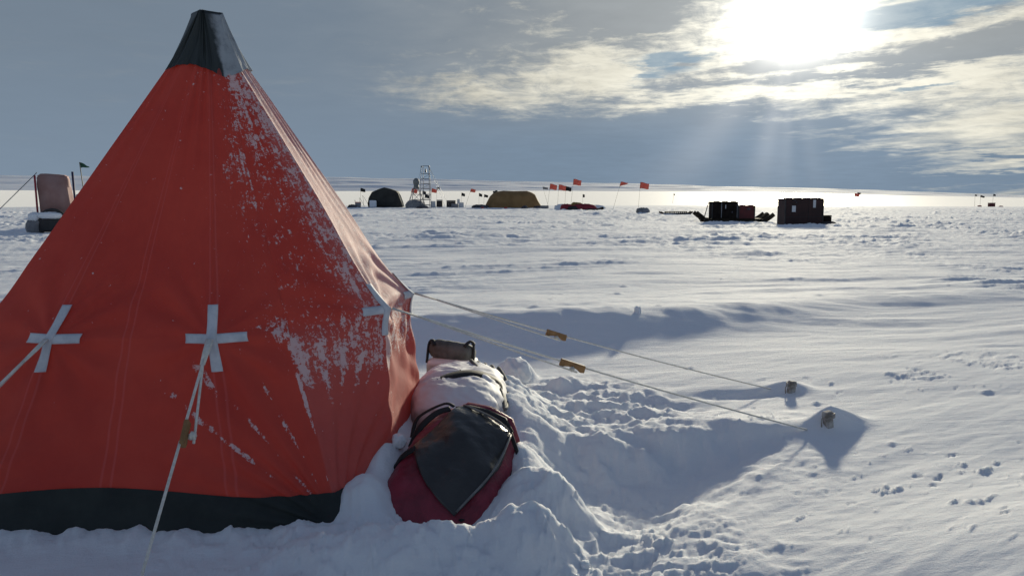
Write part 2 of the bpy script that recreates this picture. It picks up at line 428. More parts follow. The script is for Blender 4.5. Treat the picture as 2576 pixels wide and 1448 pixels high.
def h1(x, y): return float(H(np.array([x]), np.array([y]))[0])

m_snow, t, b = newmat('snow')
tcn = t.nodes.new('ShaderNodeTexCoord'); v = tcn.outputs['Object']
n1 = noise(v, 1.3, 4, 0.6)
t.links.new(mixc(n1, (0.80, 0.83, 0.87), (0.88, 0.89, 0.90)), b.inputs['Base Color'])
b.inputs['Roughness'].default_value = 0.85; b.inputs['Specular IOR Level'].default_value = 0.06
bn = t.nodes.new('ShaderNodeBump'); b.inputs['Subsurface Weight'].default_value = 0.35; b.inputs['Subsurface Scale'].default_value = 0.03; b.inputs['Subsurface Radius'].default_value = (0.8, 0.95, 1.0)
bn.inputs['Strength'].default_value = 0.6; bn.inputs['Distance'].default_value = 0.007
t.links.new((noise(v, 90, 4, 0.65) + noise(v, 420, 2, 0.6) * 0.5).v, bn.inputs['Height'])
bn2 = t.nodes.new('ShaderNodeBump'); bn2.inputs['Strength'].default_value = 0.5; bn2.inputs['Distance'].default_value = 0.03
mp = t.nodes.new('ShaderNodeMapping'); mp.inputs['Rotation'].default_value = (0, 0, -(math.pi / 2 - WD)); t.links.new(v, mp.inputs[0])
mp2 = t.nodes.new('ShaderNodeMapping'); mp2.inputs['Scale'].default_value = (1.2, 5.0, 1.0); t.links.new(mp.outputs[0], mp2.inputs[0])
t.links.new(noise(mp2.outputs[0], 1.6, 6, 0.6).v, bn2.inputs['Height'])
t.links.new(bn.outputs[0], bn2.inputs['Normal']); t.links.new(bn2.outputs[0], b.inputs['Normal'])

m_plain, t, b = newmat('sunlit_plain_snow')  # brighter sunlight on the plain put into a paler base and sheen
v = t.nodes.new('ShaderNodeTexCoord').outputs['Object']
mp = t.nodes.new('ShaderNodeMapping'); mp.inputs['Scale'].default_value = (0.004, 0.03, 1); t.links.new(v, mp.inputs[0])
t.links.new(mixc(noise(mp.outputs[0], 1.0, 5, 0.6), (0.86, 0.86, 0.86), (0.92, 0.91, 0.89)), b.inputs['Base Color'])
b.inputs['Roughness'].default_value = 0.45; b.inputs['Specular IOR Level'].default_value = 0.5
b.inputs['Sheen Weight'].default_value = 0.35; b.inputs['Sheen Roughness'].default_value = 0.6; b.inputs['Sheen Tint'].default_value = (1, 0.98, 0.94, 1)

ang_f = np.radians(np.arange(-41, 41.001, 0.08)); ang_c = np.radians(np.linspace(41, 319, 70)[1:-1])
angs = np.concatenate([ang_f, ang_c])
rr = np.concatenate([np.geomspace(0.15, 2.2, 16)[:-1], np.exp(np.arange(math.log(2.2), math.log(20), 0.0062)), np.exp(np.arange(math.log(20), math.log(140), 0.009)), np.geomspace(140, 300, 12)])
RR, AA = np.meshgrid(rr, angs, indexing='ij')
X, Y = RR * np.sin(AA), RR * np.cos(AA)
Z = H(X, Y)
o = grid_mesh('snow_field', np.stack([X, Y, Z], -1), m_snow, closed_u=True); tag(o, kind='structure')

AZs = np.array([-180, -120, -60, -35, -12, 0, 7.3, 14, 22, 32, 45, 80, 180.])
EDGE = np.array([.1, .2, .35, .37, .37, .40, .37, .33, .17, -.07, -.1, -.05, .1])
HILL = np.array([.2, .6, 1.0, 1.22, 1.36, 1.05, .92, .72, .50, .06, .0, .0, .2])
aa = np.radians(np.arange(-180, 180, 1.0)); ad = np.degrees(aa)
ez = EYE + 4000 * np.tan(np.radians(np.interp(ad, AZs, EDGE))) ; hz = EYE + 4700 * np.tan(np.radians(np.interp(ad, AZs, HILL)))
rp = np.geomspace(180, 4000, 60); RP, AP = np.meshgrid(rp, aa, indexing='ij')
k = np.clip((RP - 400) / 3600, 0, 1)
ZP = -5.2 + (ez[None, :] + 5.2) * k
o = grid_mesh('snow_plain', np.stack([RP * np.sin(AP), RP * np.cos(AP), ZP], -1), m_plain, closed_u=True); tag(o, kind='structure')
rh = np.concatenate([np.linspace(3990, 4700, 30), [5400, 7500]]); aah = np.radians(np.arange(-180, 180, 0.25)); adh = np.degrees(aah)
ezh = EYE + 4000 * np.tan(np.radians(np.interp(adh, AZs, EDGE))); hzh = EYE + 4700 * np.tan(np.radians(np.interp(adh, AZs, HILL)))
RH, AH = np.meshgrid(rh, aah, indexing='ij')
kk = np.clip((RH - 4000) / 700, 0, 1)
ZH = ezh[None, :] - 4 + (hzh - ezh + 4)[None, :] * (kk ** 0.9) - 90 * np.clip((RH - 4700) / 2000, 0, 1)
ZH = ZH + 9 * fbm(RH * np.sin(AH) / 420, RH / 110, 4, 5) * np.clip(kk * 4, 0, 1)
ZH = np.maximum(ZH, -40)
o = grid_mesh('hill', np.stack([RH * np.sin(AH), RH * np.cos(AH), ZH], -1), m_snow, closed_u=True); tag(o, kind='structure')

# ------------------------------------------------------------------ pyramid tent
TH = 2.45
top = np.array([(-1.670, 4.43), (-1.628, 4.428), (-1.626, 4.47), (-1.668, 4.472)])
base = np.array([(-3.02, 3.42), (-0.76, 3.44), (-0.64, 5.52), (-2.86, 5.62)])
GU = [(.31, .80), (.24, .72), (.28, .72), (.28, .72)]
AMP = [.20, .39, .30, .09]
TG = [.655, .635, .65, .65]
def face_n(i):
    e = base[(i + 1) % 4] - base[i]; n = np.array([e[1], -e[0]]); return n / np.linalg.norm(n)
def S(i, u, t, off=0.0):
    u = np.asarray(u, float); t = np.asarray(t, float)
    a = top[i] + (base[i] - top[i]) * t[..., None]; b_ = top[(i + 1) % 4] + (base[(i + 1) % 4] - top[(i + 1) % 4]) * t[..., None]
    p = a + (b_ - a) * u[..., None]
    wid = np.linalg.norm(b_ - a, axis=-1)
    u1, u2 = GU[i]; tg = TG[i]; um = (u1 + u2) / 2
    hu = np.where(u < u1, (np.clip(u, 0, 1) / u1) ** 0.92, np.where(u > u2, (np.clip(1 - u, 0, 1) / (1 - u2)) ** 0.92, 1 - (0.05 if i == 1 else 0.10) * np.sin(np.pi * np.clip((u - u1) / (u2 - u1), 0, 1)) ** 0.8))
    g = np.where(t < tg, np.clip(t / tg, 0, 1) ** (0.94 if i == 1 else 1.2), 1 - 0.62 * ((t - tg) / (1 - tg)) ** 0.9)
    d = AMP[i] * hu * g
    for gu in (u1, u2):
        dx = (u - gu) * wid; dy = (t - tg) * TH * 1.1
        r = np.hypot(dx, dy); th_ = np.arctan2(dy, dx)
        d = d + 0.035 * np.exp(-r / 0.07) + 0.010 * np.exp(-((r - 0.28) / 0.2) ** 2) * np.cos(11 * th_ + 1.3 * i) * sstep(r, 0.02, 0.14)
    # folds running down into the base corners
    for cu, sg in ((0.0, 1), (1.0, -1)):
        dx = (u - cu) * wid * sg; dy = (1.0 - t) * TH
        r = np.hypot(dx, dy); th_ = np.arctan2(dy, np.maximum(dx, 1e-4))
        d = d + 0.016 * np.exp(-r / 0.55) * np.cos(26 * th_ + i) * sstep(dx, 0.0, 0.10) * sstep(r, 0.0, 0.2)
    # long pleats under the cap
    d = d + 0.006 * np.cos(u * 38 + 3 * np.sin(u * 9 + i)) * np.exp(-((t - 0.16) / 0.22) ** 2) * sstep(u, 0.0, 0.12) * (1 - sstep(u, 0.88, 1.0))
    d = d + 0.006 * fbm(u * 5 + i * 7, t * 4, 3, 33) * sstep(u, 0, .1) * (1 - sstep(u, .9, 1))
    n = face_n(i)
    zz_ = TH * (1 - t) + d * 0.06
    q = p + n * (d + off)[..., None]
    return np.concatenate([q, (zz_ + off * 0.35)[..., None]], -1)
ctr = np.array([-1.745, 4.5])
tent = thing('pyramid_tent', 'tall red pyramid tent with dark green cap and frosted right side', 'tent', (-1.745, 4.5, 0.0))
def rel(P): return P - np.array([-1.745, 4.5, 0.0])

m_red, t, b = newmat('red_canvas')
v = t.nodes.new('ShaderNodeTexCoord').outputs['Object']
uvn = t.nodes.new('ShaderNodeUVMap'); uvn.uv_map = 'UVMap'
su = t.nodes.new('ShaderNodeSeparateXYZ'); t.links.new(uvn.outputs[0], su.inputs[0]); U, T = E(su.outputs[0]), E(su.outputs[1])
fr = t.nodes.new('ShaderNodeAttribute'); fr.attribute_name = 'frost'; F = E(fr.outputs['Fac'])
stk = t.nodes.new('ShaderNodeAttribute'); stk.attribute_name = 'streak'; SK = E(stk.outputs['Fac'])
red = mixc(smooth(noise(v, 2.2, 6, 0.65), 0.28, 0.72), (0.32, 0.062, 0.058), (0.46, 0.094, 0.074))
red = mixc((noise(v, 300, 2, 0.5) - 0.3) * 0.25, red, (0.62, 0.09, 0.06))
def seam(u0, wd): return 1.0 - smooth(E.m('ABSOLUTE', E.m('ABSOLUTE', U - u0) - wd), 0.0012, 0.004)
seams = emax(emax(seam(.53, .011), seam(.30, .011)), seam(.80, .011))
seams = emax(seams, emax(seam(1.26, .012), seam(1.72, .012)))
red = mixc(seams * 0.30, red, (0.60, 0.22, 0.22))
f4 = noise(comb(U * 75.0, T * 11.0, 0.0), 1.0, 4, 0.6)
f1 = noise(v, 62, 5, 0.72, 0.4); f2 = noise(v, 18, 5, 0.65); f3 = noise(v, 150, 3, 0.6)
spots = (f1 - 0.5) * 0.85 + (f2 - 0.5) * 0.62 + (f3 - 0.5) * 0.25 + (f4 - 0.5) * 0.5 + 0.6
mask = smooth(spots + F, 1.06, 1.13)
mask = emax(mask, smooth(noise(v, 40, 4, 0.62, 0.3) + F * 0.30, 0.755, 0.785))
# frost scraped along the folds
mask = emax(mask, clamp01(SK * (0.55 + noise(v, 26, 5, 0.7) * 0.9)))
t.links.new(mixc(mask * 0.70, red, (0.80, 0.77, 0.77)), b.inputs['Base Color'])
b.inputs['Roughness'].default_value = 0.75; b.inputs['Specular IOR Level'].default_value = 0.25
bn = t.nodes.new('ShaderNodeBump'); bn.inputs['Strength'].default_value = 0.5; bn.inputs['Distance'].default_value = 0.004
t.links.new((mask * 1.0 + noise(v, 150, 3, 0.6) * 0.15 + seams * 0.4 + noise(v, 14, 4, 0.6) * 0.5 + noise(v, 3.2, 5, 0.6, 1.5) * 4.0).v, bn.inputs['Height'])
t.links.new(bn.outputs[0], b.inputs['Normal'])
tr = t.nodes.new('ShaderNodeBsdfTranslucent'); t.links.new(mixc(mask * 0.5, (0.82, 0.19, 0.10), (0.7, 0.36, 0.28)), tr.inputs[0])
mx = t.nodes.new('ShaderNodeMixShader'); t.links.new((0.33 - mask * 0.17).v, mx.inputs[0])
t.links.new(b.outputs[0], mx.inputs[1]); t.links.new(tr.outputs[0], mx.inputs[2]); t.links.new(mx.outputs[0], t.nodes['Material Output'].inputs[0])

NU = [240, 260, 80, 80]; NT = 380
tt = np.linspace(0.05, 0.945, NT)
Ps, Fs, Us, Ks = [], [], [], []
for i in range(4):
    uu = np.linspace(0, 1, NU[i] + 1)[:-1]
    Tg, Ug = np.meshgrid(tt, uu, indexing='ij')
    Ps.append(S(i, Ug, Tg))
    if i == 0:
        edge = sstep(Ug, 0.72, 1.0)
        F = 0.20 + 0.24 * edge * np.exp(-((Tg - .33) / .22) ** 2)
        F = F + 0.14 * np.exp(-((Ug - .62) / .2) ** 2) * np.exp(-((Tg - .12) / .08) ** 2)
        # streaks on the folds towards the corner
        wid = 2.17 * Tg; dx = (1 - Ug) * wid; dy = (1 - Tg) * TH; th_ = np.arctan2(dy, np.maximum(dx, 1e-4)); rr_ = np.hypot(dx, dy)
        stre = sstep(np.cos(26 * th_ + 3.6) + 0.8 * fbm(th_ * 9, rr_ * 5, 3, 9), 0.55, 1.15) * (1 - sstep(rr_, 0.75, 1.05)) * sstep(th_, .45, .8)
        F = np.where(Tg > .63, F * (1 - sstep(Tg, .63, .70)) + 0.02, F) + 0.34 * sstep(Ug, .86, 1.0) * (1 - sstep(Tg, .72, .80)) * sstep(Tg, .58, .66) + 0.5 * stre * sstep(Tg, .63, .72)
    elif i == 1:
        crease = Ug / GU[1][0]
        F = 0.42 + 0.07 * sstep(crease, 0.35, 1.0) * (1 - sstep(crease, 1.0, 1.15)) + 0.06 * np.exp(-((crease - .22) / .12) ** 2)
        F = F + 0.07 * np.exp(-((Tg - .12) / .09) ** 2)
        F = F * (1 - 0.25 * sstep(Tg, .25, .42) * (1 - sstep(crease, .25, .8)))
        low = sstep(Tg, .62, .68)
        VE = (0.16 * sstep(crease, .45, .95) + 0.50 * sstep(crease, .93, 1.10)) * (1 - low) + 0.10 * low
        F = F * (1 - low) + low * (0.47 - 0.34 * sstep(Tg, .72, .80) + 0.25 * np.exp(-((Ug - .30) / .03) ** 2))
        dx = Ug * 2.1 * Tg; dy = (1 - Tg) * TH; th_ = np.arctan2(dy, np.maximum(dx, 1e-4)); rr_ = np.hypot(dx, dy)
        stre = sstep(np.cos(58 * th_ + 5 * fbm(th_ * 3, rr_ * 2, 2, 3)) + 1.1 * fbm(th_ * 14, rr_ * 9, 3, 19), 0.1, 1.0) * np.exp(-((Tg - .78) / .065) ** 2) * (1 - sstep(Ug, .16, .24))
        F = F + 0.24 * stre
    else:
        F = np.full_like(Tg, 0.35)
    Fs.append(F); Us.append(np.stack([Ug + i, Tg], -1)); Ks.append(VE if i == 1 else np.zeros_like(Ug) + (0.25 if i > 1 else 0.0))
P = rel(np.concatenate(Ps, 1)); Fm = np.concatenate(Fs, 1); Um = np.concatenate(Us, 1); Km = np.concatenate(Ks, 1)
canopy = grid_mesh('canopy', P, m_red, tent, closed_u=True, attrs={'frost': Fm, 'streak': Km}, uv=Um)

# cap
m_cap, t, b = newmat('dark_green_cap')
v = t.nodes.new('ShaderNodeTexCoord').outputs['Object']
fr = t.nodes.new('ShaderNodeAttribute'); fr.attribute_name = 'frost'; F = E(fr.outputs['Fac'])
mk = smooth(noise(v, 16, 5, 0.62) * 0.8 + F, 0.75, 1.25)
t.links.new(mixc(mk * 0.62, mixc(noise(v, 3, 4), (0.016, 0.022, 0.022), (0.030, 0.038, 0.034)), (0.55, 0.60, 0.64)), b.inputs['Base Color'])
b.inputs['Roughness'].default_value = 0.5
uu = [np.linspace(0, 1, 71)[:-1] for _ in range(4)]
tl = np.linspace(0, 1, 50); PP, FF = [], []
hem = [0.118, 0.134, 0.118, 0.118]
for i in range(4):
    s, uq = np.meshgrid(tl, uu[i], indexing='ij')
    he = hem[i] + (hem[(i + 1) % 4] - hem[i]) * uq - 0.016 * np.sin(np.pi * uq)
    Tq = s * he
    fold = 0.010 * np.cos(uq * 21 + 2 * s) * s + 0.007 * np.sin(uq * 47 + 5 * s) * s ** 2 * sstep(uq, .1, .3) + 0.012 * np.sin(np.pi * uq)
    PP.append(S(i, uq, Tq, 0.004 + 0.052 * (1 - s) ** 1.4 + fold * 0.6)); FF.append(np.full_like(s, 0.78 if i == 1 else (0.1 if i == 0 else 0.4)) + (0.25 * sstep(uq, .8, 1.0) if i == 0 else 0.0))
Pc = rel(np.concatenate(PP, 1)); Fc = np.concatenate(FF, 1)
nrim = Pc[0:1].copy(); mid = nrim.mean(1, keepdims=True)
rims = [mid + (nrim - mid) * k_ + np.array([0, 0, dz]) for k_, dz in ((0.02, -.02), (0.5, -.012), (0.8, .004), (0.93, .012))]
Pc[0] += np.array([0, 0, 0.006]) * np.cos(np.linspace(0, 14, Pc.shape[1]))[:, None]
Pc = np.concatenate(rims + [Pc], 0); Fc = np.concatenate([np.zeros((4, Fc.shape[1])), Fc], 0)
grid_mesh('cap', Pc, m_cap, tent, closed_u=True, attrs={'frost': Fc})

# valance
m_val = mat('dark_green_valance', (0.010, 0.015, 0.015), 0.75, c2=(0.026, 0.033, 0.030), scale=4, bump=0.004, bscale=25)
PP = []
for i in range(4):
    uq = np.linspace(0, 1, 121)[:-1]; s, uq = np.meshgrid(np.linspace(0, 1, 26), uq, indexing='ij')
    tb = 0.925 + 0.007 * np.cos(2 * np.pi * uq) + 0.004 * np.sin(uq * 9 + i) if i == 0 else 0.935 + 0 * uq
    Tq = tb + (1.0 - tb) * np.minimum(s / 0.8, 1.0)
    q = S(i, uq, Tq, 0.006 + 0.004 * np.sin(uq * 60 + i))
    q[..., :2] += face_n(i) * (np.maximum(s - 0.8, 0) / 0.2 * 0.07)[..., None]
    PP.append(q)
Pv = rel(np.concatenate(PP, 1))
grid_mesh('valance', Pv, m_val, tent, closed_u=True)

# white reinforcing crosses, guy ropes, wooden runners
m_tape = mat('white_webbing', (0.50, 0.53, 0.58), 0.8, c2=(0.66, 0.68, 0.72), scale=14, bump=0.002, bscale=200)
m_rope = mat('rope', (0.62, 0.60, 0.53), 0.85, c2=(0.78, 0.76, 0.70), scale=50, bump=0.002, bscale=300)
m_wood = mat('brown_wood', (0.20, 0.105, 0.035), 0.6, c2=(0.33, 0.18, 0.07), scale=25, bump=0.002, bscale=60)
m_frost = mat('frost', (0.75, 0.77, 0.80), 0.8, 0.05, bump=0.004, bscale=120)
def cross(i, gi, hl=0.13, vl=0.145):
    gu, tg = GU[i][gi], TG[i]
    wid = float(np.linalg.norm((base[(i + 1) % 4] - base[i]) * tg + (top[(i + 1) % 4] - top[i]) * (1 - tg)))
    V, Fq = [], []
    hw = 0.021
    for k_, horiz in enumerate((True, False)):
        n = 28; L = np.linspace(-1, 1, n)
        rows = []
        for sgn in np.linspace(-1, 1, 5):
            if horiz: u = gu + L * hl / wid; t_ = tg + sgn * hw / TH + 0 * L
            else: u = gu + sgn * hw / wid + 0 * L; t_ = tg + L * vl / TH * (1.0)
            rows.append(S(i, u, t_, 0.006 + 0.003 * k_))
        G = np.stack(rows, 0); o_ = len(V); V += [tuple(q) for q in rel(G).reshape(-1, 3)]
        for a in range(4):
            for b2 in range(n - 1):
                Fq.append((o_ + a * n + b2, o_ + a * n + b2 + 1, o_ + (a + 1) * n + b2 + 1, o_ + (a + 1) * n + b2))
    me = bpy.data.meshes.new('reinforcing_cross'); me.from_pydata(V, [], Fq)
    c = link('reinforcing_cross', me, m_tape, tent)
    md = c.modifiers.new('thick', 'SOLIDIFY'); md.thickness = 0.003; md.offset = 0
    return Vector(S(i, np.array([gu]), np.array([tg]), 0.012)[0])
def on_ground(px, py, y0=2.5, y1=40.0):
    lo, hi = y0, y1
    for _ in range(40):
        m_ = (lo + hi) / 2; p_ = at(px, py, m_)
        if p_.z > h1(p_.x, p_.y): lo = m_
        else: hi = m_
    return at(px, py, lo)
TO = Vector((-1.745, 4.5, 0))
def guy(i, gi, end, f0, f1, sag=0.015, rad=0.0055, wood=True, side=1.0, dbl=0.035):
    g = cross(i, gi, *((0.085, 0.13) if i == 1 else (0.13, 0.145)))
    e = Vector(end); d = e - g
    bm = bmesh.new()                                    # webbing tab and both rope legs, down to the anchor
    p = lambda f: g + d * f - Vector((0, 0, sag * math.sin(math.pi * f)))
    perp = d.cross(Vector((0, 0, 1))).normalized(); dn = perp.cross(d).normalized()
    off = dn * (-dbl) if dn.z > 0 else dn * dbl
    off = off + perp * side * dbl * 0.6
    tabl = 0.14 / d.length
    add_tube(bm, [p(0) - TO, p(tabl * 0.5) - TO, p(tabl) - TO], [0.018, 0.016, 0.012], 8, flat=0.35)
    add_tube(bm, [p(k_) - TO for k_ in np.linspace(tabl * .8, f0 + 0.01, 10)], rad, 6)
    add_tube(bm, [p(tabl * .9 + (f1 - tabl) * q) + off * q - TO for q in np.linspace(0, 0.97, 10)], rad * 0.9, 6)
    add_tube(bm, [p(k_) - TO for k_ in np.linspace(f1 - 0.01, 1, 14)], rad, 6)
    ro = build('guy_rope', bm, m_rope, tent, True)
    a, b2 = p(f0) + off * 0.12, p(f1) + off * 0.22
    bm = bmesh.new(); ax = (b2 - a); L = ax.length
    # flat wooden runner with notched ends
    hw = 0.020
    poly = [(-L / 2, hw), (L / 2, hw), (L / 2 + 0.004, -hw), (L / 2 - 0.02, -hw * 1.25), (L / 2 - 0.05, -hw * 0.45), (-L / 2 + 0.05, -hw * 0.4), (-L / 2 + 0.02, -hw * 1.1), (-L / 2, -hw * 1.1)]
    add_prism(bm, poly, -0.010, 0.010)
    bmesh.ops.bevel(bm, geom=list(bm.edges), offset=0.003, segments=1, affect='EDGES')
    rot = ax.to_track_quat('X', 'Z').to_matrix().to_4x4()
    mid_ = (a + b2) / 2 - TO
    for v_ in bm.verts: v_.co = Matrix.Translation(mid_) @ rot @ v_.co
    wr = build('wooden_runner', bm, m_wood, ro)
    bm = bmesh.new(); bmesh.ops.create_icosphere(bm, subdivisions=3, radius=rad * 2.6)
    for v_ in bm.verts: v_.co = v_.co * (1 + 0.25 * math.sin(v_.co.x * 900 + v_.co.z * 700)) + (a * 0.5 + b2 * 0.5 - TO) + off * 0.55
    build('knot', bm, m_rope, ro, True)
    return g
fr_end = gnd(312, 1600)
g_fr = guy(0, 1, fr_end, 0.33, 0.415, 0.0, 0.0065, side=-1.6, dbl=0.042)
guy(0, 0, gnd(-700, 1650), 0.6, 0.68, 0.0, 0.007)
g1 = guy(1, 0, on_ground(2030, 1082) + Vector((0, 0, 0.005)), 0.362, 0.418, 0.02)
g2 = guy(1, 1, on_ground(1938, 981) + Vector((0, 0, 0.01)), 0.312, 0.362, 0.02)

# rope stakes
m_stake = mat('weathered_stake', (0.15, 0.13, 0.11), 0.8, c2=(0.50, 0.48, 0.46), scale=20, bump=0.003)
def stake(px, py, Y, hgt, tilt, label):
    p = on_ground(px, py); zb = h1(p.x, p.y)
    s = thing('tent_stake', label, 'stake', (p.x, p.y, zb), 0, 'stakes holding the tent guy ropes')
    bm = bmesh.new(); add_box(bm, (0, 0, hgt / 2 - 0.03), (0.052, 0.042, hgt + 0.06), 0.4, 0.006, 0, tilt); build('post', bm, m_stake, s)
    bm = bmesh.new(); add_tube(bm, spline([(-0.03, -0.02, hgt * .75), (-0.055, -0.04, hgt * .55), (-0.06, -0.05, 0.0)]), 0.0045)
    for q in (0.6, 0.7, 0.8):
        add_tube(bm, [(0.036 * math.cos(a_), 0.032 * math.sin(a_), hgt * q) for a_ in np.linspace(0, 2 * math.pi, 13)], 0.006)
    build('rope_loop', bm, m_stake, s, True)
    return s
stake(1990, 985, 6.12, 0.085, 0.15, 'short upright wooden stake farther back on its own small snow mound')
stake(2083, 1068, 5.03, 0.09, -0.15, 'nearer wooden stake with rope loops half buried in a snow mound')

# ------------------------------------------------------------------ bags beside the tent
m_crim, t, b = newmat('crimson_nylon')
v = t.nodes.new('ShaderNodeTexCoord').outputs['Object']
so = t.nodes.new('ShaderNodeSeparateXYZ'); t.links.new(v, so.inputs[0])
dust = smooth(noise(v, 22, 5, 0.7) * 0.8 - E(so.outputs[1]) * 0.9 - E(so.outputs[0]) * 0.5 - E(so.outputs[2]) * 1.2, 0.82, 0.98)
t.links.new(mixc(dust * 0.7, mixc(smooth(noise(v, 7, 5, 0.6), 0.3, 0.7), (0.15, 0.012, 0.026), (0.29, 0.026, 0.05)), (0.7, 0.71, 0.74)), b.inputs['Base Color'])
b.inputs['Roughness'].default_value = 0.5
bn = t.nodes.new('ShaderNodeBump'); bn.inputs['Strength'].default_value = 0.7; bn.inputs['Distance'].default_value = 0.02
t.links.new((noise(v, 9, 5, 0.6, 1.2) + dust * 0.2).v, bn.inputs['Height']); t.links.new(bn.outputs[0], b.inputs['Normal'])
m_blk = mat('black_coated_fabric', (0.012, 0.012, 0.011), 0.34, c2=(0.030, 0.029, 0.026), scale=6, bump=0.022, bscale=6, spec=0.7)
m_web = mat('black_webbing', (0.010, 0.010, 0.011), 0.7, bump=0.002, bscale=150)
m_sack, t, b = newmat('snow_dusted_grey_sack')
v = t.nodes.new('ShaderNodeTexCoord').outputs['Object']
geo = t.nodes.new('ShaderNodeNewGeometry'); sp_ = t.nodes.new('ShaderNodeSeparateXYZ'); t.links.new(geo.outputs['Normal'], sp_.inputs[0])
mk = smooth(noise(v, 4, 4, 0.5) * 0.5 + E(sp_.outputs[2]) * 0.9, 0.25, 0.85)
t.links.new(mixc(mk, mixc(noise(v, 12, 4), (0.16, 0.155, 0.14), (0.28, 0.27, 0.25)), (0.72, 0.72, 0.74)), b.inputs['Base Color'])
b.inputs['Roughness'].default_value = 0.7

m_roll = mat('dull_olive_grey_fabric', (0.045, 0.05, 0.045), 0.7, c2=(0.13, 0.135, 0.13), scale=9, bump=0.006, bscale=30)
def pillow(hx, hy, hz_, n=3.0, m_=1.5, seed=1, wr=0.012, rows=60, cols=90):
    """closed rounded-rectangular body: rows go from the top centre to the bottom centre"""
    ph = np.linspace(0.001, math.pi - 0.001, rows); th_ = np.linspace(0, 2 * math.pi, cols + 1)[:-1]
    PHI, TT = np.meshgrid(ph, th_, indexing='ij')
    rad = np.abs(np.sin(PHI)) ** (1 / 1.6); cz = np.sign(np.cos(PHI)) * np.abs(np.cos(PHI)) ** (1 / 1.3)
    ct, st = np.cos(TT), np.sin(TT); sq = (np.abs(ct) ** n + np.abs(st) ** n) ** (-1 / n)
    X_ = hx * rad * sq * ct; Y_ = hy * rad * sq * st; Z_ = hz_ * cz
    nn = fbm(X_ * 7 + seed, Y_ * 7 + Z_ * 5, 4, seed) + 0.6 * (1 - np.abs(fbm(X_ * 5 + Y_ * 9, Y_ * 4 - X_ * 3 + seed, 3, seed + 5)) * 3)
    k_ = 1 + wr / hz_ * nn
    return np.stack([X_ * (1 + wr / hx * nn), Y_ * (1 + wr / hy * nn), Z_ * k_], -1)
def topz(a, b2, hx, hy, hz_, n=3.0):
    rho = (abs(a / hx) ** n + abs(b2 / hy) ** n) ** (1 / n); rho = min(rho, 0.999)
    sn = rho ** 1.6; return hz_ * (max(1 - sn * sn, 0) ** 0.5) ** (1 / 1.3)

BX, BY, BZ = 0.285, 0.43, 0.19
bag = thing('rucksack', 'crimson rucksack with black flap lying in the snow beside the tent', 'backpack', (-0.285, 3.84, 0.09))
bag.rotation_mode = 'QUATERNION'; bag.rotation_quaternion = (Matrix.Rotation(R(29), 3, 'X') @ Matrix.Rotation(R(-17), 3, 'Z')).to_quaternion()
Pb = pillow(BX, BY, BZ, 3.3, 1.5, 3, 0.008, 80, 120)
Pb[..., 0] *= 1 - 0.12 * (Pb[..., 1] / BY)
grid_mesh('body', Pb, m_crim, bag, closed_u=True)
def on_bag(a, b2, off): return Vector((a * (1 - 0.12 * b2 / BY), b2, topz(a, b2, BX, BY, BZ, 3.3) + off))
# flap: four-cornered black panel pulled over the top
corn = [(-0.09, 0.36), (0.235, 0.25), (0.115, -0.33), (-0.215, 0.0)]
n = 40; V, Fq = [], []
for i in range(n + 1):
    for j in range(n + 1):
        s, q = i / n, j / n
        e0 = Vector(corn[0]).lerp(Vector(corn[1]), q); e1 = Vector(corn[3]).lerp(Vector(corn[2]), q)
        c_ = e0.lerp(e1 + Vector((-0.02, -0.03)) * math.sin(math.pi * q), s) + Vector((0.045, -0.012)) * math.sin(math.pi * s) * q
        bul = 1 + 0.03 * math.sin(math.pi * s) * math.sin(math.pi * q)
        wr = 0.020 * float(fbm(np.array([c_.x * 6 + 4 + c_.y * 3]), np.array([c_.y * 8]), 4, 8)[0]) + 0.018 * math.sin(24 * (c_.x * 0.8 + c_.y * 0.55)) * math.sin(math.pi * s) * math.exp(-((c_.y - .12) / .16) ** 2)
        V.append(on_bag(c_.x * bul, c_.y * bul, 0.026 + wr + 0.012 * math.sin(math.pi * s) * math.sin(math.pi * q)))
for i in range(n):
    for j in range(n):
        a_ = i * (n + 1) + j; Fq.append((a_, a_ + n + 1, a_ + n + 2, a_ + 1))
me = bpy.data.meshes.new('flap'); me.from_pydata(V, [], Fq); fl = link('flap', me, m_blk, bag)
md = fl.modifiers.new('thick', 'SOLIDIFY'); md.thickness = 0.006; md.offset = -1
m_edge = mat('edge_sheen_grey', (0.12, 0.12, 0.115), 0.5, c2=(0.22, 0.22, 0.21), scale=20)  # lighter grey paints a sheen line along the flap piping
for c0, c1 in ((0, 1), (1, 2)):
    bm = bmesh.new(); add_tube(bm, [on_bag(*(Vector(corn[c0]).lerp(Vector(corn[c1]), k_)), 0.034) + Vector((0.045, -0.012, 0)) * (math.sin(math.pi * k_) if c0 == 1 else 0) for k_ in np.linspace(0.02, 0.97, 22)], 0.006, 6); build('edge_sheen', bm, m_edge, fl, True)
bm = bmesh.new(); add_tube(bm, [on_bag(a_, b_, 0.02) for a_, b_ in ((-0.20, 0.385), (-0.08, 0.40), (0.06, 0.39), (0.19, 0.35), (0.26, 0.27))], [0.02, 0.034, 0.036, 0.034, 0.02], 10, flat=0.5); build('top_hem', bm, m_crim, bag, True)
bm = bmesh.new()
add_tube(bm, [on_bag(a_, b_, 0.012) for a_, b_ in ((-0.12, 0.33), (-0.05, 0.36), (0.05, 0.36), (0.16, 0.33), (0.225, 0.27))], [0.02, 0.03, 0.03, 0.03, 0.02], 8, flat=0.3)
build('collar', bm, m_web, bag, True)
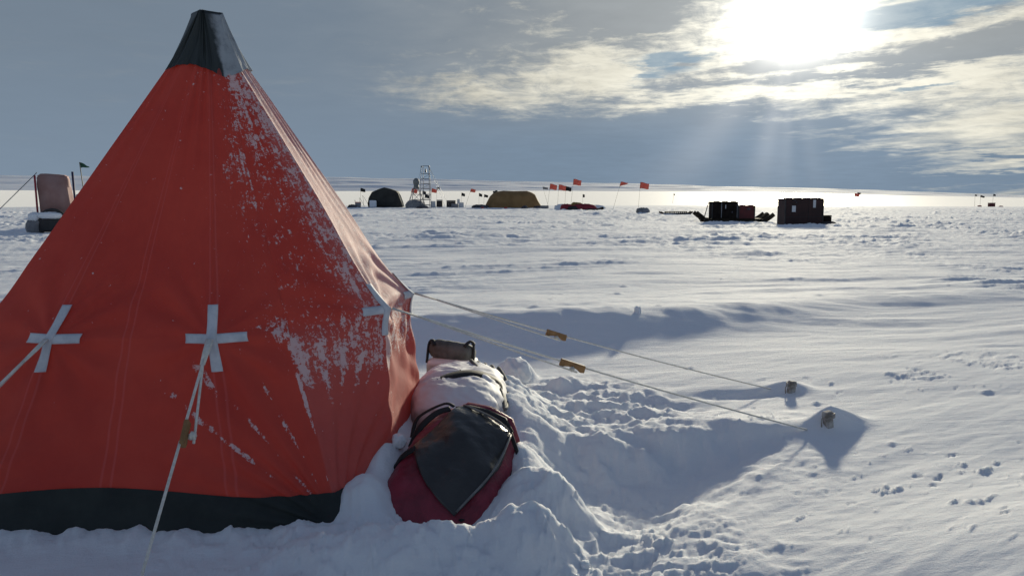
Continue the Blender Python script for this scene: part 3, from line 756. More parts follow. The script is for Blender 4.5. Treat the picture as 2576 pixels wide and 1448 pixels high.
bm = bmesh.new(); add_tube(bm, [Vector((0.955 * BX * c_ * q_ * (1 - 0.12 * 0.955 * s_ * q_), 0.955 * BY * s_ * q_, 0.075)) for c_, s_, q_ in ((math.cos(a_), math.sin(a_), (abs(math.cos(a_)) ** 2.7 + abs(math.sin(a_)) ** 2.7) ** (-1 / 2.7)) for a_ in np.linspace(0, 2 * math.pi, 73))], 0.012, 6); build('piping', bm, m_web, bag, True)
def strap(pts, r=0.014, fl_=0.3):
    bm = bmesh.new(); add_tube(bm, spline(pts, 6), r, 8, flat=fl_); build('strap', bm, m_web, bag, True)
strap([on_bag(-0.14, 0.30, .03), on_bag(-0.2, 0.25, .035), on_bag(-0.255, 0.16, .03), on_bag(-0.285, 0.1, .03)], 0.020)
strap([on_bag(-0.13, 0.33, .03), on_bag(-0.2, 0.34, .06), (-0.30, 0.27, 0.10), (-0.30, 0.17, 0.05)], 0.010)
strap([on_bag(-0.19, -0.02, .03), on_bag(-0.25, -0.05, .022), (-0.305, -0.06, 0.06), (-0.36, -0.05, 0.05)], 0.020)
strap([(0.285, 0.06, 0.06), (0.36, 0.03, 0.08), (0.385, -0.06, 0.02), (0.31, -0.10, -0.03)], 0.010)
strap([(0.2, -0.20, 0.09), (0.24, -0.26, 0.06), (0.22, -0.36, -0.01), (0.15, -0.42, -0.06)], 0.030)
strap([on_bag(0.225, 0.27, .02), (0.30, 0.12, 0.07), (0.27, -0.08, 0.09), on_bag(0.14, -0.33, .01)], 0.010)
bm = bmesh.new(); add_box(bm, (-0.22, -0.40, 0.02), (0.03, 0.10, 0.02), 0.5, 0.004); build('buckle', bm, m_web, bag)

sack = thing('kit_sack', 'snow dusted grey sack heaped between the rucksack and the tent wall', 'sack', (-0.32, 4.84, 0.185))
Ps_ = pillow(0.30, 0.58, 0.24, 2.5, 1.5, 12, 0.014, 70, 110)
grid_mesh('body', Ps_, m_sack, sack, closed_u=True)
bm = bmesh.new()
for q in range(5):
    x0 = 0.05 + q * 0.045
    add_tube(bm, spline([(x0, 0.35, 0.235 - q * .012), (x0 + 0.06, 0.15, 0.225 - q * .025), (0.24 + q * .012, -0.12 - q * .03, 0.17 - q * .02), (0.27, -0.32, 0.09)]), [0.014] * 25, 6)
build('folds', bm, m_roll, sack, True)
bm = bmesh.new()
op = spline([(-0.17, -0.26, 0.205), (-0.06, -0.14, 0.236), (0.08, -0.06, 0.238), (0.20, -0.08, 0.20), (0.25, -0.14, 0.15)], 8)
add_tube(bm, op, [0.012 + 0.062 * math.sin(math.pi * i / (len(op) - 1)) for i in range(len(op))], 10, flat=0.3)
build('opening', bm, m_web, sack, True)
ro_p = at(1137, 862, 5.62)
roll = thing('grey_duffel', 'dark grey rolled duffel with handles at the far end of the bags', 'duffel bag', (ro_p.x, ro_p.y, ro_p.z - 0.06), R(-12))
bm = bmesh.new()
add_tube(bm, [(q * 0.17, 0, 0.03 * 0 - 0.02 * q) for q in np.linspace(-1, 1, 13)], [0.03, .06, .07, .072, .070, .073, .071, .073, .07, .071, .068, .06, .03], 14)
build('body', bm, m_roll, roll, True)
bm = bmesh.new(); add_box(bm, (0.0, 0.02, -0.17), (0.36, 0.22, 0.25), 0, 0.05); build('base', bm, m_sack, roll, True)
for sx_ in (-1, 1):
    bm = bmesh.new(); add_tube(bm, spline([(sx_ * 0.11, -0.06, 0.05), (sx_ * 0.14, -0.02, 0.078), (sx_ * 0.165, -0.02, 0.05), (sx_ * 0.17, -0.06, -0.08)]), 0.018, 7, flat=0.5); build('handle', bm, m_web, roll, True)

# loose blocks of hard snow
def chunk(px, py, Y, s, label, sq=(1, 1, .7), seed=0):
    p = on_ground(px, py); zb = h1(p.x, p.y)
    bm = bmesh.new(); bmesh.ops.create_icosphere(bm, subdivisions=4, radius=1.0)
    for v_ in bm.verts:
        c_ = v_.co; k_ = max(abs(c_.x), abs(c_.y), abs(c_.z)); c_ = c_ * (0.55 + 0.45 / k_ * 0.8)
        nz = float(fbm(np.array([c_.x * 1.8 + seed]), np.array([c_.y * 1.8 + c_.z * 1.3]), 3, seed)[0])
        v_.co = Vector((c_.x * s * sq[0], c_.y * s * sq[1], c_.z * s * sq[2])) * (1 + 0.30 * nz)
    ob = build('snow_block', bm, m_snow, None, True); ob.location = (p.x, p.y, zb + s * sq[2] * 0.35)
    ob.rotation_euler = (0.1, 0.15, seed)
    return tag(ob, label, 'snow block', 'loose blocks of hard snow round the tent')
chunk(1000, 1115, 4.05, 0.05, 'small pale snow lump wedged between tent wall and rucksack', (1.1, .9, .8), 2)
chunk(1300, 945, 6.2, 0.13, 'largest broken snow slab behind the grey sack', (1.3, .8, .8), 5)
chunk(1604, 786, 9.0, 0.05, 'pointed snow clump standing on the drift ridge', (.8, .8, 1.1), 9)
chunk(1472, 1424, 3.05, 0.022, 'tiny ice lump alone at the bottom edge of the picture', (1, 1, .8), 11)

# ------------------------------------------------------------------ camp in the distance
m_bamboo = mat('bamboo_cane', (0.12, 0.10, 0.06), 0.6, c2=(0.22, 0.19, 0.12), scale=3)
m_fred = mat('red_flag_cloth', (0.62, 0.20, 0.15), 0.8, 0.05, trans=0.35)
m_fblk = mat('black_flag_cloth', (0.012, 0.012, 0.014), 0.8, 0.05)
m_fgry = mat('grey_flag_cloth', (0.22, 0.22, 0.22), 0.8, 0.05)
m_fgrn = mat('green_flag_cloth', (0.02, 0.085, 0.05), 0.8, 0.05)
def flag(px, py, bx, by, Y, fw, fh, m, label, shape='sq', group='marker flags on bamboo canes across the camp', pr=None, droop=0.25, name='marker_flag'):
    tp = at(px, py, Y); bt = at(bx, by, Y); zb = h1(bt.x, Y) if Y < 128 else (-5.2 if Y < 400 else bt.z); 
    if Y < 128: bt.z = min(zb, bt.z) - 0.05
    else: bt.z = min(bt.z, -5.2 if Y < 400 else bt.z)
    s = thing(name, label, 'flag', (bt.x, bt.y, bt.z), 0, group)
    d = tp - bt; q = Y / FPX; r = pr or max(0.010, 0.30 * q)
    bm = bmesh.new(); add_tube(bm, [(0, 0, 0), d * 0.5, d], [r, r * 0.85, r * 0.7], 6); build('cane', bm, m_bamboo, s, True)
    W_, H_ = fw * q, fh * q
    nx, ny = 10, 6; V, Fq = [], []
    dd_ = d.normalized()
    for i in range(nx + 1):
        for j in range(ny + 1):
            a_, b_ = i / nx, j / ny
            hh = H_ * (1 - (0.85 * a_ if shape == 'tri' else 0.15 * a_))
            pz = -(b_ * hh) - droop * H_ * a_ - (0.25 * H_ * a_ if shape == 'tri' else 0)
            o_ = d + dd_ * pz * 0 + Vector((0, 0, pz)) + Vector((dd_.x / max(dd_.z, .3) * pz, 0, 0))
            V.append(o_ + Vector((W_ * a_, 0.12 * W_ * math.sin(5 * a_ + 2 * b_), 0.05 * H_ * math.sin(6 * a_))))
    for i in range(nx):
        for j in range(ny):
            k_ = i * (ny + 1) + j; Fq.append((k_, k_ + 1, k_ + ny + 2, k_ + ny + 1))
    me = bpy.data.meshes.new('cloth'); me.from_pydata(V, [], Fq); c = link('cloth', me, m, s)
    md = c.modifiers.new('thick', 'SOLIDIFY'); md.thickness = 0.004
    return s
F_ = flag
F_(200, 408, 219, 500, 42, 23, 14, m_fgrn, 'dark green pennant on a leaning pale cane behind the red tent', 'tri', droop=0.5, pr=0.03)
F_(907, 473, 907, 520, 112, 12, 9, m_fblk, 'black flag just left of the dark dome tent')
F_(1037, 474, 1024, 520, 106, 15, 11, m_fred, 'red flag in front of the ball topped tripod')
F_(1086, 474, 1083, 520, 112, 13, 10, m_fred, 'red flag just right of the lattice tower')
F_(1099, 472, 1098, 520, 118, 7, 5, m_fblk, 'tiny dark flag behind the red flag by the tower', droop=-.2)
F_(1063, 480, 1062, 521, 107, 9, 8, m_fblk, 'upper black flag seen through the lattice tower')
F_(1069, 489, 1068, 521, 104, 12, 9, m_fblk, 'lower black flag seen through the lattice tower')
F_(1161, 485, 1160, 520, 108, 9, 8, m_fblk, 'black flag above the pale crates right of the tower')
F_(1185, 475, 1170, 520, 110, 13, 8, m_fred, 'red flag on a leaning cane between the crates and the yellow tent')
F_(1205, 486, 1205, 520, 110, 8, 8, m_fblk, 'left of two small black flags beside the yellow tent')
F_(1218, 489, 1217, 520, 110, 10, 7, m_fblk, 'black flag closest to the left end of the yellow tent')
F_(1365, 470, 1381, 520, 106, 12, 6, m_fgry, 'grey flag right of the yellow tent')
F_(1384, 462, 1377, 521, 106, 18, 14, m_fred, 'leftmost of the tall red flags right of the yellow tent')
F_(1406, 464, 1402, 521, 104, 19, 14, m_fred, 'red flag between the leftmost red flag and the square black flag')
F_(1424, 469, 1420, 524, 98, 14, 11, m_fblk, 'square black flag among the tall red ones')
F_(1443, 450, 1435, 523, 100, 20, 15, m_fred, 'highest red flag above the red sledge')
F_(1466, 489, 1466, 520, 104, 5, 8, m_fblk, 'thin dark pennant above the right end of the red sledge', droop=0.0)
F_(1562, 457, 1541, 527, 84, 19, 12, m_fred, 'red pennant on the most steeply leaning cane', 'tri', droop=-0.0)
F_(1611, 458, 1605, 534, 72, 22, 16, m_fred, 'red flag on an upright cane above the grey hummock')
F_(1695, 487, 1692, 511, 400, 3, 4, m_fblk, 'tiny dark flag alone on the bright plain left of the loaded sledge')
F_(1820, 483, 1820, 517, 300, 3, 4, m_fblk, 'tiny dark flag far behind the black box sledge')
F_(2151, 486, 2144, 521, 126, 12, 8, m_fred, 'faded red flag on the plain right of the big dark crate stack')
F_(2157, 484, 2166, 521, 140, 9, 4, m_fblk, 'dark flag crossing behind the faded red one')
F_(2453, 489, 2453, 520, 140, 5, 4, m_fblk, 'leftmost small dark flag at the far right')
F_(2467, 491, 2466, 520, 140, 10, 5, m_fblk, 'middle dark flag at the far right', droop=.5)
F_(2499, 488, 2496, 518, 140, 6, 5, m_fblk, 'dark flag rising behind the small red crate at far right')

def zt(p): return h1(p.x, p.y)
# dark dome tent
m_dome = mat('black_tent_cloth', (0.018, 0.019, 0.018), 0.85, c2=(0.040, 0.041, 0.038), scale=1.0)  # black lifted a little to paint in distance haze
m_dlit = mat('sunlit_tent_flank', (0.55, 0.52, 0.42), 0.7, 0.05, scale=1.0)  # pale yellow paints in the sun on the dome's right flank
p = at(971, 524, 108); q = 108 / FPX
dome_t = thing('dome_tent', 'black dome shaped tent with its sunlit right flank coloured pale', 'tent', (p.x, p.y, zt(p)))
prof = [(-44, 0), (-45.5, 8), (-42, 24), (-34, 38), (-18, 45), (-4, 49.5), (12, 46), (26, 41), (30, 36), (38, 14), (42, 0)]
rows = []
for yy, sc_ in ((0, 1.0), (1.2, 1.0), (2.4, .98), (3.6, .9), (4.4, .7)):
    rows.append([(a_ * q * sc_, yy, max(b_ * q * (sc_ ** .8) - 0.02, -0.1)) for a_, b_ in prof])
G = np.array(rows); o = grid_mesh('shell', G, m_dome, dome_t)
bm = bmesh.new(); bm.faces.new([bm.verts.new((a_ * q, -0.02 - 0.25 * math.sin(math.pi * max(0, min(1, b_ / 50))), b_ * q)) for a_, b_ in prof]); bmesh.ops.solidify(bm, geom=list(bm.faces), thickness=0.03); build('front_wall', bm, m_dome, dome_t)
bm = bmesh.new(); add_prism(bm, [(30.2 * q, 38 * q), (37 * q, 30 * q), (43 * q, 14 * q), (45.5 * q, 2 * q), (41.5 * q, 2 * q), (38.2 * q, 15 * q)], 0.25, 0.35); build('sunlit_flank', bm, m_dlit, dome_t)
bm = bmesh.new(); add_box(bm, (-30 * q, -0.7, 9 * q), (17 * q, 0.8, 17 * q), 0.2, 0.1)
sb_ = build('snow_block', bm, m_snow, None, True); sb_.location = (p.x, p.y, zt(p)); tag(sb_, 'pale square snow block leaning on the front left of the dome tent', 'snow block')

# yellow tent
m_yel = mat('amber_canvas', (0.24, 0.145, 0.055), 0.8, c2=(0.36, 0.22, 0.09), scale=0.8, trans=0.18)
p = at(1291, 523, 106); q = 106 / FPX
yt = thing('tunnel_tent', 'long amber canvas tent with sloping ends', 'tent', (p.x, p.y, zt(p)))
xs = np.array([-72, -66, -58, -50, -40, -25, 0, 20, 34, 45, 54, 62, 72.]); hs = np.array([2, 14, 29, 37, 41, 43, 42, 42.3, 42.5, 39, 35, 20, 1.5])
rows = []
for a_, b_ in zip(xs, hs):
    wd = 1.6 * (0.6 + 0.4 * b_ / 43)
    rows.append([(a_ * q + 0.02 * math.sin(7 * k_ / 10 + a_), -wd * math.cos(k_ / 20 * math.pi) * 1.0, b_ * q * (abs(math.sin(k_ / 20 * math.pi)) ** 0.55) - 0.03) for k_ in range(21)])
grid_mesh('canvas', np.array(rows), m_yel, yt)
bm = bmesh.new(); add_box(bm, (-46 * q, 0, 39 * q), (9 * q, 0.4, 5 * q), 0.2, 0.08); add_box(bm, (-42 * q, 0.1, 42 * q), (5 * q, 0.3, 3 * q), 0.4, 0.05); build('vent', bm, m_dome, yt)
m_heap = mat('dark_tarpaulin', (0.03, 0.032, 0.04), 0.8, c2=(0.10, 0.10, 0.12), scale=2.0)
def heap(px, py, Y, w_, h_, m, name, label, cat, seed=1, dp=0.5):
    p_ = at(px, py, Y); q_ = Y / FPX
    Pq = pillow(w_ * q_ / 2, w_ * q_ * dp / 2, h_ * q_, 2.2, 1.5, seed, h_ * q_ * 0.28, 26, 40)
    ob = grid_mesh(name, Pq, m, None, closed_u=True); ob.location = (p_.x, p_.y, zt(p_))
    return tag(ob, label, cat)
heap(1206, 526, 104, 38, 8, m_heap, 'cargo_heap', 'low dark tarpaulin heap at the left foot of the amber tent', 'cargo', 2)
heap(1234, 524, 105, 26, 7, m_heap, 'cargo_heap', 'dark heap touching the left end of the amber tent', 'cargo', 3)
heap(1320, 526, 100, 14, 7, m_heap, 'cargo_heap', 'small dark bundle in front of the amber tent', 'cargo', 4)
heap(1352, 524, 101, 20, 5, m_heap, 'cargo_heap', 'flat dark bundle at the right foot of the amber tent', 'cargo', 5)
m_cr_red = mat('orange_red_plastic', (0.50, 0.05, 0.03), 0.6)
heap(1214, 528, 101, 7, 3, m_cr_red, 'red_bundle', 'small red bundle in the snow before the amber tent', 'bundle', 6)
heap(1272, 526, 101, 8, 3, m_cr_red, 'red_bundle', 'small red bundle against the front of the amber tent', 'bundle', 8)
m_grey = mat('grey_box', (0.16, 0.16, 0.17), 0.7, c2=(0.28, 0.28, 0.30), scale=1.5)
m_pale = mat('pale_plastic', (0.50, 0.52, 0.55), 0.7, c2=(0.66, 0.68, 0.70), scale=1.5)
m_dark = mat('dark_box', (0.018, 0.018, 0.02), 0.75, c2=(0.05, 0.045, 0.045), scale=2)
def crate(px0, px1, py0, py1, Y, m, name, label, cat='crate', dp=None, rz=0.0, lid=True, group=None, lidmat=None):
    q_ = Y / FPX; p_ = at((px0 + px1) / 2, py1, Y); W_ = (px1 - px0) * q_; H_ = (py1 - py0) * q_; D_ = dp or W_ * 0.7
    s = thing(name, label, cat, (p_.x, p_.y, p_.z if p_.z > zt(p_) - 0.3 and False else zt(p_)), rz, group)
    bm = bmesh.new(); add_box(bm, (0, D_ / 2, H_ * 0.42), (W_ * 0.97, D_ * 0.97, H_ * 0.86), 0, 0.04 * H_)
    build('box', bm, m, s)
    if lid:
        bm = bmesh.new(); add_box(bm, (0, D_ / 2, H_ * 0.93), (W_, D_, H_ * 0.13), 0, 0.03 * H_); build('lid', bm, lidmat or m, s)
    return s
crate(1359, 1380, 516, 524, 100, m_grey, 'equipment_case', 'grey flat case right of the amber tent')
crate(1098, 1113, 501, 520, 108, m_dark, 'equipment_case', 'dark flat topped case beside the lattice tower foot', lidmat=m_grey)
crate(1123, 1146, 503, 520, 108, m_dark, 'equipment_case', 'wide dark case in the middle of the crates right of the tower', lidmat=m_heap)
crate(1083, 1096, 504, 520, 105, m_pale, 'equipment_case', 'pale case close behind the lattice tower')
crate(1135, 1153, 510, 521, 104, m_grey, 'equipment_case', 'low grey case in front of the wide dark case')
crate(1150, 1157, 500, 520, 110, m_pale, 'equipment_case', 'narrow pale upright case at the right end of the crates')
crate(1155, 1167, 507, 520, 106, m_pale, 'equipment_case', 'squat pale case at the far right end of the crates')
crate(893, 907, 508, 522, 106, m_grey, 'equipment_case', 'grey case left of the dome tent under the wires', lidmat=m_cr_red)
heap(886, 520, 106, 22, 7, m_heap, 'cargo_heap', 'dark heap left of the dome tent beside the red tent edge', 'cargo', 12)
# radome tripod
m_gm = mat('galvanised_metal', (0.16, 0.17, 0.19), 0.5, metal=0.3)
m_rad = mat('grey_dome_plastic', (0.17, 0.18, 0.18), 0.6)
p = at(1048, 523, 105); q = 105 / FPX
rd = thing('radome_mast', 'grey ball shaped antenna on a splayed lattice stand', 'antenna', (p.x, p.y, zt(p)))
bm = bmesh.new(); bmesh.ops.create_uvsphere(bm, u_segments=24, v_segments=16, radius=1.0)
for v_ in bm.verts: v_.co = Vector((v_.co.x * 8 * q, v_.co.y * 8 * q, v_.co.z * 9.5 * q + 64 * q + (v_.co.z < 0) * v_.co.z * 2.5 * q))
build('radome', bm, m_rad, rd, True)
bm = bmesh.new(); add_tube(bm, [(0, 0, 46 * q), (0, 0, 58 * q)], [7.5 * q, 6 * q], 12); build('mount', bm, m_rad, rd, True)
for a_ in (-1, 1):
    for d_ in (-1, 1):
        bm = bmesh.new(); add_tube(bm, [(a_ * 19 * q + d_ * 3 * q, d_ * 0.6, 0), (a_ * 6 * q, d_ * 0.2, 48 * q)], 1.0 * q, 6); build('leg', bm, m_gm, rd, True)
bm = bmesh.new()
for hh in (10, 20, 33): 
    w_ = 19 - 13 * hh / 48
    for d_ in (-1, 1): add_tube(bm, [(-w_ * q, d_ * .45, hh * q), (w_ * q, d_ * .45, hh * q)], 0.6 * q, 5)
add_tube(bm, [(-14 * q, .4, 12 * q), (9 * q, .3, 36 * q)], 0.6 * q, 5); add_tube(bm, [(16 * q, .4, 8 * q), (-9 * q, .3, 36 * q)], 0.6 * q, 5)
build('bracing', bm, m_gm, rd, True)
heap(1044, 524, 103, 44, 17, mat('grey_drift_cover', (0.20, 0.20, 0.20), 0.8, c2=(0.34, 0.34, 0.34)), 'covered_load', 'rounded grey covered load under the ball antenna', 'cargo', 21, 0.6)
heap(1063, 524, 101, 30, 6, m_heap, 'cargo_heap', 'dark clutter at the foot of the lattice tower', 'cargo', 22)
# lattice tower
p = at(1072, 523, 103); q = 103 / FPX
tw = thing('lattice_tower', 'tall narrow ladder like lattice tower with stay wires', 'tower', (p.x, p.y, zt(p)))
for a_ in (-1, 1):
    for d_ in (-1, 1):
        bm = bmesh.new(); add_tube(bm, [(a_ * (14 if d_ < 0 else 8) * q, d_ * 0.55, 0), (a_ * (10 if d_ < 0 else 7) * q, d_ * 0.4, 104 * q)], 0.75 * q, 6); build('leg', bm, m_gm, tw, True)
for k_, hh in enumerate((8, 21, 34, 48, 60, 72, 85, 104)):
    w_ = 14 - 4 * hh / 104
    bm = bmesh.new(); add_tube(bm, [(-w_ * q, -.5, hh * q), (w_ * q, -.5, hh * q)], 0.6 * q, 5); build('rung', bm, m_gm, tw, True)
    bm = bmesh.new(); add_tube(bm, [(-7.5 * q, .45, (hh + 1) * q), (7.5 * q, .45, (hh + 1) * q)], 0.55 * q, 5); build('rung', bm, m_gm, tw, True)
    if k_ < 7 and k_ % 2:
        bm = bmesh.new(); add_tube(bm, [(-w_ * q, -.5, hh * q), (w_ * q, -.5, (hh + 12) * q)], 0.4 * q, 4); build('brace', bm, m_gm, tw, True)
for a_ in (-9, 9):
    bm = bmesh.new(); add_box(bm, (a_ * q, -.4, 103 * q), (4 * q, .3, 3 * q), 0, 0.01); build('head_fitting', bm, m_gm, tw)
bm = bmesh.new(); add_box(bm, (0, 0, 93 * q), (5 * q, .3, 9 * q), 0, .02, taper=.5); build('pulley', bm, m_gm, tw)
for e_ in ((48, 14), (60, 10), (-38, 12)):
    bm = bmesh.new(); add_tube(bm, [((10 if e_[0] > 0 else -10) * q, -.4, 100 * q), (e_[0] * q, 0.8, 0)], 0.28 * q, 4); build('stay_wire', bm, m_gm, tw, True)
# wires and canes left of the dome
for k_, (bx_, tx_, ty_) in enumerate(((892, 892, 502), (901, 904, 497), (913, 912, 491))):
    b0, t0 = at(bx_, 521, 108), at(tx_, ty_, 108)
    bm = bmesh.new(); add_tube(bm, spline([Vector((0, 0, -0.05)), (t0 - b0) * 0.55 + Vector((.1, 0, 0)), (t0 - b0), (t0 - b0) + Vector((0.35, 0, -0.5)), Vector((0.9, 0, 0.1))]), 0.02, 5)
    ob = build('bent_cane', bm, m_bamboo, None, True); ob.location = (b0.x, b0.y, zt(b0)); tag(ob, 'thin bent cane with trailing wire left of the dome tent', 'cane', 'bent canes with wire left of the dome tent')

# red sledge with load and little tables
m_sled = mat('sledge_wood', (0.022, 0.018, 0.013), 0.8, c2=(0.05, 0.04, 0.028), scale=4, spec=0.1)
m_rload = mat('dark_red_load_cover', (0.22, 0.015, 0.03), 0.7, c2=(0.34, 0.03, 0.05), scale=2)
m_yload = mat('yellow_brown_bag', (0.22, 0.14, 0.03), 0.7, c2=(0.34, 0.22, 0.06), scale=3)
def sledge(x0, x1, py, Y, name, label, up0=6, up1=10, deck=True, rz=0.0, wd=0.8, m=None, grp=None, turn=0.14, rr_=0.11):
    q_ = Y / FPX; p_ = at((x0 + x1) / 2, py, Y); L = (x1 - x0) * q_ / 2
    s = thing(name, label, 'sledge', (p_.x, p_.y, zt(p_)), rz, grp)
    for d_ in (0, wd):
        bm = bmesh.new()
        pts = spline([(-L, d_, up0 * q_ + .05), (-L * (1 - turn), d_, up0 * q_ * .45 + .05), (-L * (1 - 2 * turn), d_, 0.06), (0, d_, 0.03), (L * (1 - 2.2 * turn), d_, 0.06), (L * (1 - turn), d_, up1 * q_ * .4 + .05), (L, d_, up1 * q_ + .05)])
        add_tube(bm, pts, rr_, 6, flat=1.3); build('runner', bm, m or m_sled, s, True)
    if deck:
        bm = bmesh.new(); add_box(bm, (0, wd / 2, 0.20), (L * 1.35, wd * 0.95, 0.06), 0, 0.01)
        for k_ in np.linspace(-.6, .6, 6): 
            for d_ in (0, wd): add_box(bm, (k_ * L, d_, 0.12), (0.06, 0.05, 0.14))
        build('deck', bm, m or m_sled, s)
    return s
sledge(1416, 1518, 534, 92, 'red_sledge', 'sledge half buried in snow under a red and yellow load', 4, 4)
def topped(px, py, Y, w_, h_, m, name, label, cat, seed, z0=0.0):
    o_ = heap(px, py, Y, w_, h_, m, name, label, cat, seed); o_.location.z += z0; return o_
topped(1469, 533, 91.7, 62, 13, m_rload, 'load_cover', 'dark red cover over the load of the half buried sledge', 'cargo', 31)
topped(1425, 533, 91.6, 28, 9, m_rload, 'load_cover', 'smaller red bundle at the left end of the sledge', 'cargo', 32)
topped(1441, 534, 91.2, 26, 8, m_dark, 'black_bundle', 'black bundle at the front of the red loaded sledge', 'bundle', 33)
topped(1450, 527, 92.4, 28, 10, m_yload, 'yellow_bag', 'mustard yellow bag on top of the red load', 'bag', 34, 0.35)
topped(1418, 528, 96, 44, 11, m_snow, 'snow_mound', 'snow heap behind the left end of the red load', 'snow mound', 35)
topped(1500, 529, 96, 44, 8, m_snow, 'snow_mound', 'snow heap behind the right end of the red load', 'snow mound', 36)
for px_, lb in ((1412, 'thin topped stand left of the mustard bag'), (1490, 'thin topped stand right of the mustard bag')):
    p_ = at(px_, 524, 97); q_ = 97 / FPX
    s = thing('small_stand', lb, 'stand', (p_.x, p_.y, zt(p_)))
    bm = bmesh.new(); add_box(bm, (0, 0, 9 * q_), (36 * q_ * .9, .5, 1.3 * q_), 0, 0.01); build('board', bm, m_grey, s)
    bm = bmesh.new(); add_box(bm, (0, 0, 4.3 * q_), (1.6 * q_, .15, 8.6 * q_)); build('post', bm, m_grey, s)
heap(1491, 534, 90, 38, 3.5, m_dark, 'dark_bundle', 'long low dark bundle at the right tip of the red loaded sledge', 'bundle', 37, .3)

heap(1617, 538, 68, 32, 11, m_grey, 'covered_hummock', 'rounded grey covered lump on the snow under the upright red flag', 'cargo', 41, .6)
sledge(1662, 1742, 543, 64, 'empty_sledge', 'empty long sledge lying low between grey lump and loaded sledge', 4, 5, True, 0.0, 0.7, turn=0.10, rr_=0.06)

# sledge with black boxes
Y1 = 50.0
m_bbox = mat('black_crate', (0.011, 0.008, 0.007), 0.85, c2=(0.026, 0.019, 0.016), scale=3, spec=0.1)
m_rbox = mat('maroon_crate', (0.075, 0.014, 0.014), 0.7, c2=(0.13, 0.018, 0.02), scale=3)
sledge(1772, 1946, 555, Y1, 'cargo_sledge', 'long dark sledge with upturned tips carrying black and maroon boxes', 3, 18, True, 0.0, 1.0, turn=0.16)
sledge(1752, 1930, 553, Y1 + 1.4, 'cargo_sledge', 'second sledge behind with high pointed left tip', 20, 17, True, 0.0, 0.8, turn=0.16)
def cargo(px0, px1, py0, py1, Y, m, name, label, bits, dp, cat='crate', zofs=None, ridges=3):
    q_ = Y / FPX; a_ = at(px0, py1, Y); b_ = at(px1, py0, Y); W_ = b_.x - a_.x; H_ = b_.z - a_.z
    s = thing(name, label, cat, ((a_.x + b_.x) / 2, Y, a_.z if zofs is None else zofs))
    Hh_ = b_.z - s.location.z
    bm = bmesh.new(); add_box(bm, (0, dp / 2, Hh_ * 0.47), (W_, dp, Hh_ * 0.94), 0, 0.02); build('body', bm, m, s)
    bm = bmesh.new(); add_box(bm, (0, dp / 2, Hh_ * 0.96), (W_ + 0.05, dp + 0.05, Hh_ * 0.06), 0, 0.015)
    for k_ in range(ridges): add_box(bm, (W_ * (k_ + 0.7) / ridges - W_ / 2, dp / 2, Hh_ * 1.0), (W_ / ridges * 0.45, dp * .6, 0.05), 0, 0.02)
    build('lid', bm, m, s)
    for u in (-.5, .5):
        bm = bmesh.new(); add_box(bm, (u * W_, -0.012, Hh_ * .47), (0.05, 0.05, Hh_ * .93)); build('corner_post', bm, m_dark, s)
    for (fx, fz, fw, fh, mm, nm) in bits:
        bm = bmesh.new(); add_box(bm, ((fx - .5) * W_, -0.012, fz * Hh_), (fw * W_, 0.012, fh * Hh_), 0, 0.0); build(nm, bm, mm, s)
    return s
dz = 0.23
g_ = zt(at(1823, 555, Y1))
cargo(1791, 1857, 507, 553, Y1 + .06, m_bbox, 'black_crate', 'pair sized black crate standing on the sledge', [(.36, .5, .03, .9, m_grey, 'strap'), (.52, .7, .03, .22, m_pale, 'stencil'), (.78, .38, .05, .1, m_heap, 'latch'), (.97, .5, .02, .9, m_grey, 'strap')], 0.9, zofs=g_ + dz)
cargo(1858, 1899, 516, 553, Y1 + .06, m_rbox, 'maroon_crate', 'lower maroon crate on the sledge beside the black one', [(.62, .72, .22, .12, m_heap, 'stencil'), (.97, .85, .05, .15, m_yload, 'sticker')], 0.9, zofs=g_ + dz, ridges=2)
p0, p1 = at(1771, 547, Y1 + .6), at(1783, 508, Y1 + .6)
pad = thing('paddle', 'red bladed paddle sticking up at the left end of the loaded sledge', 'paddle', p0)
bm = bmesh.new(); add_tube(bm, [(0, 0, -.05), (p1 - p0) * .7], 0.028, 6); build('shaft', bm, m_sled, pad, True)
bm = bmesh.new(); d = (p1 - p0); add_tube(bm, [d * .62, d * .72, d * .9, d * 1.0], [.03, .07, .07, .03], 8, flat=.3); build('blade', bm, m_rload, pad, True)

# big dark crate stack
Y2 = 43.5
m_big = mat('dark_maroon_crate', (0.022, 0.009, 0.009), 0.75, c2=(0.045, 0.016, 0.015), scale=2)
g_ = zt(at(2022, 562, Y2))
cargo(1974, 2072, 498, 563, Y2, m_big, 'crate_stack', 'largest dark maroon crate stack on the snow with white paper notices', [(.225, .62, .10, .22, m_pale, 'notice'), (.765, .80, .07, .28, m_pale, 'notice'), (.24, .93, .07, .05, m_heap, 'latch'), (.29, .84, .03, .05, m_heap, 'latch'), (.5, .33, .97, .012, m_dark, 'seam'), (.62, .5, .006, .9, m_dark, 'seam')], 1.3, zofs=g_ - 0.05, ridges=4)
c_ = crate(2073, 2092, 541, 562, Y2 + .1, m_bbox, 'small_box', 'small black box against the right side of the crate stack', dp=.5)
heap(2083, 563, Y2, 40, 6, m_dark, 'ski_tip', 'dark sledge tip jutting right from under the crate stack', 'sledge', 51, .4)
crate(2490, 2504, 509, 519, 126, m_rbox, 'far_crate', 'small red crate at the far right edge of the camp')
heap(2464, 519, 126, 10, 3, m_rload, 'far_bundle', 'tiny dark red bundle left of the small far crate', 'bundle', 52)
heap(2518, 520, 126, 11, 2.5, m_rload, 'far_bundle', 'tiny dark red bundle right of the small far crate', 'bundle', 53)

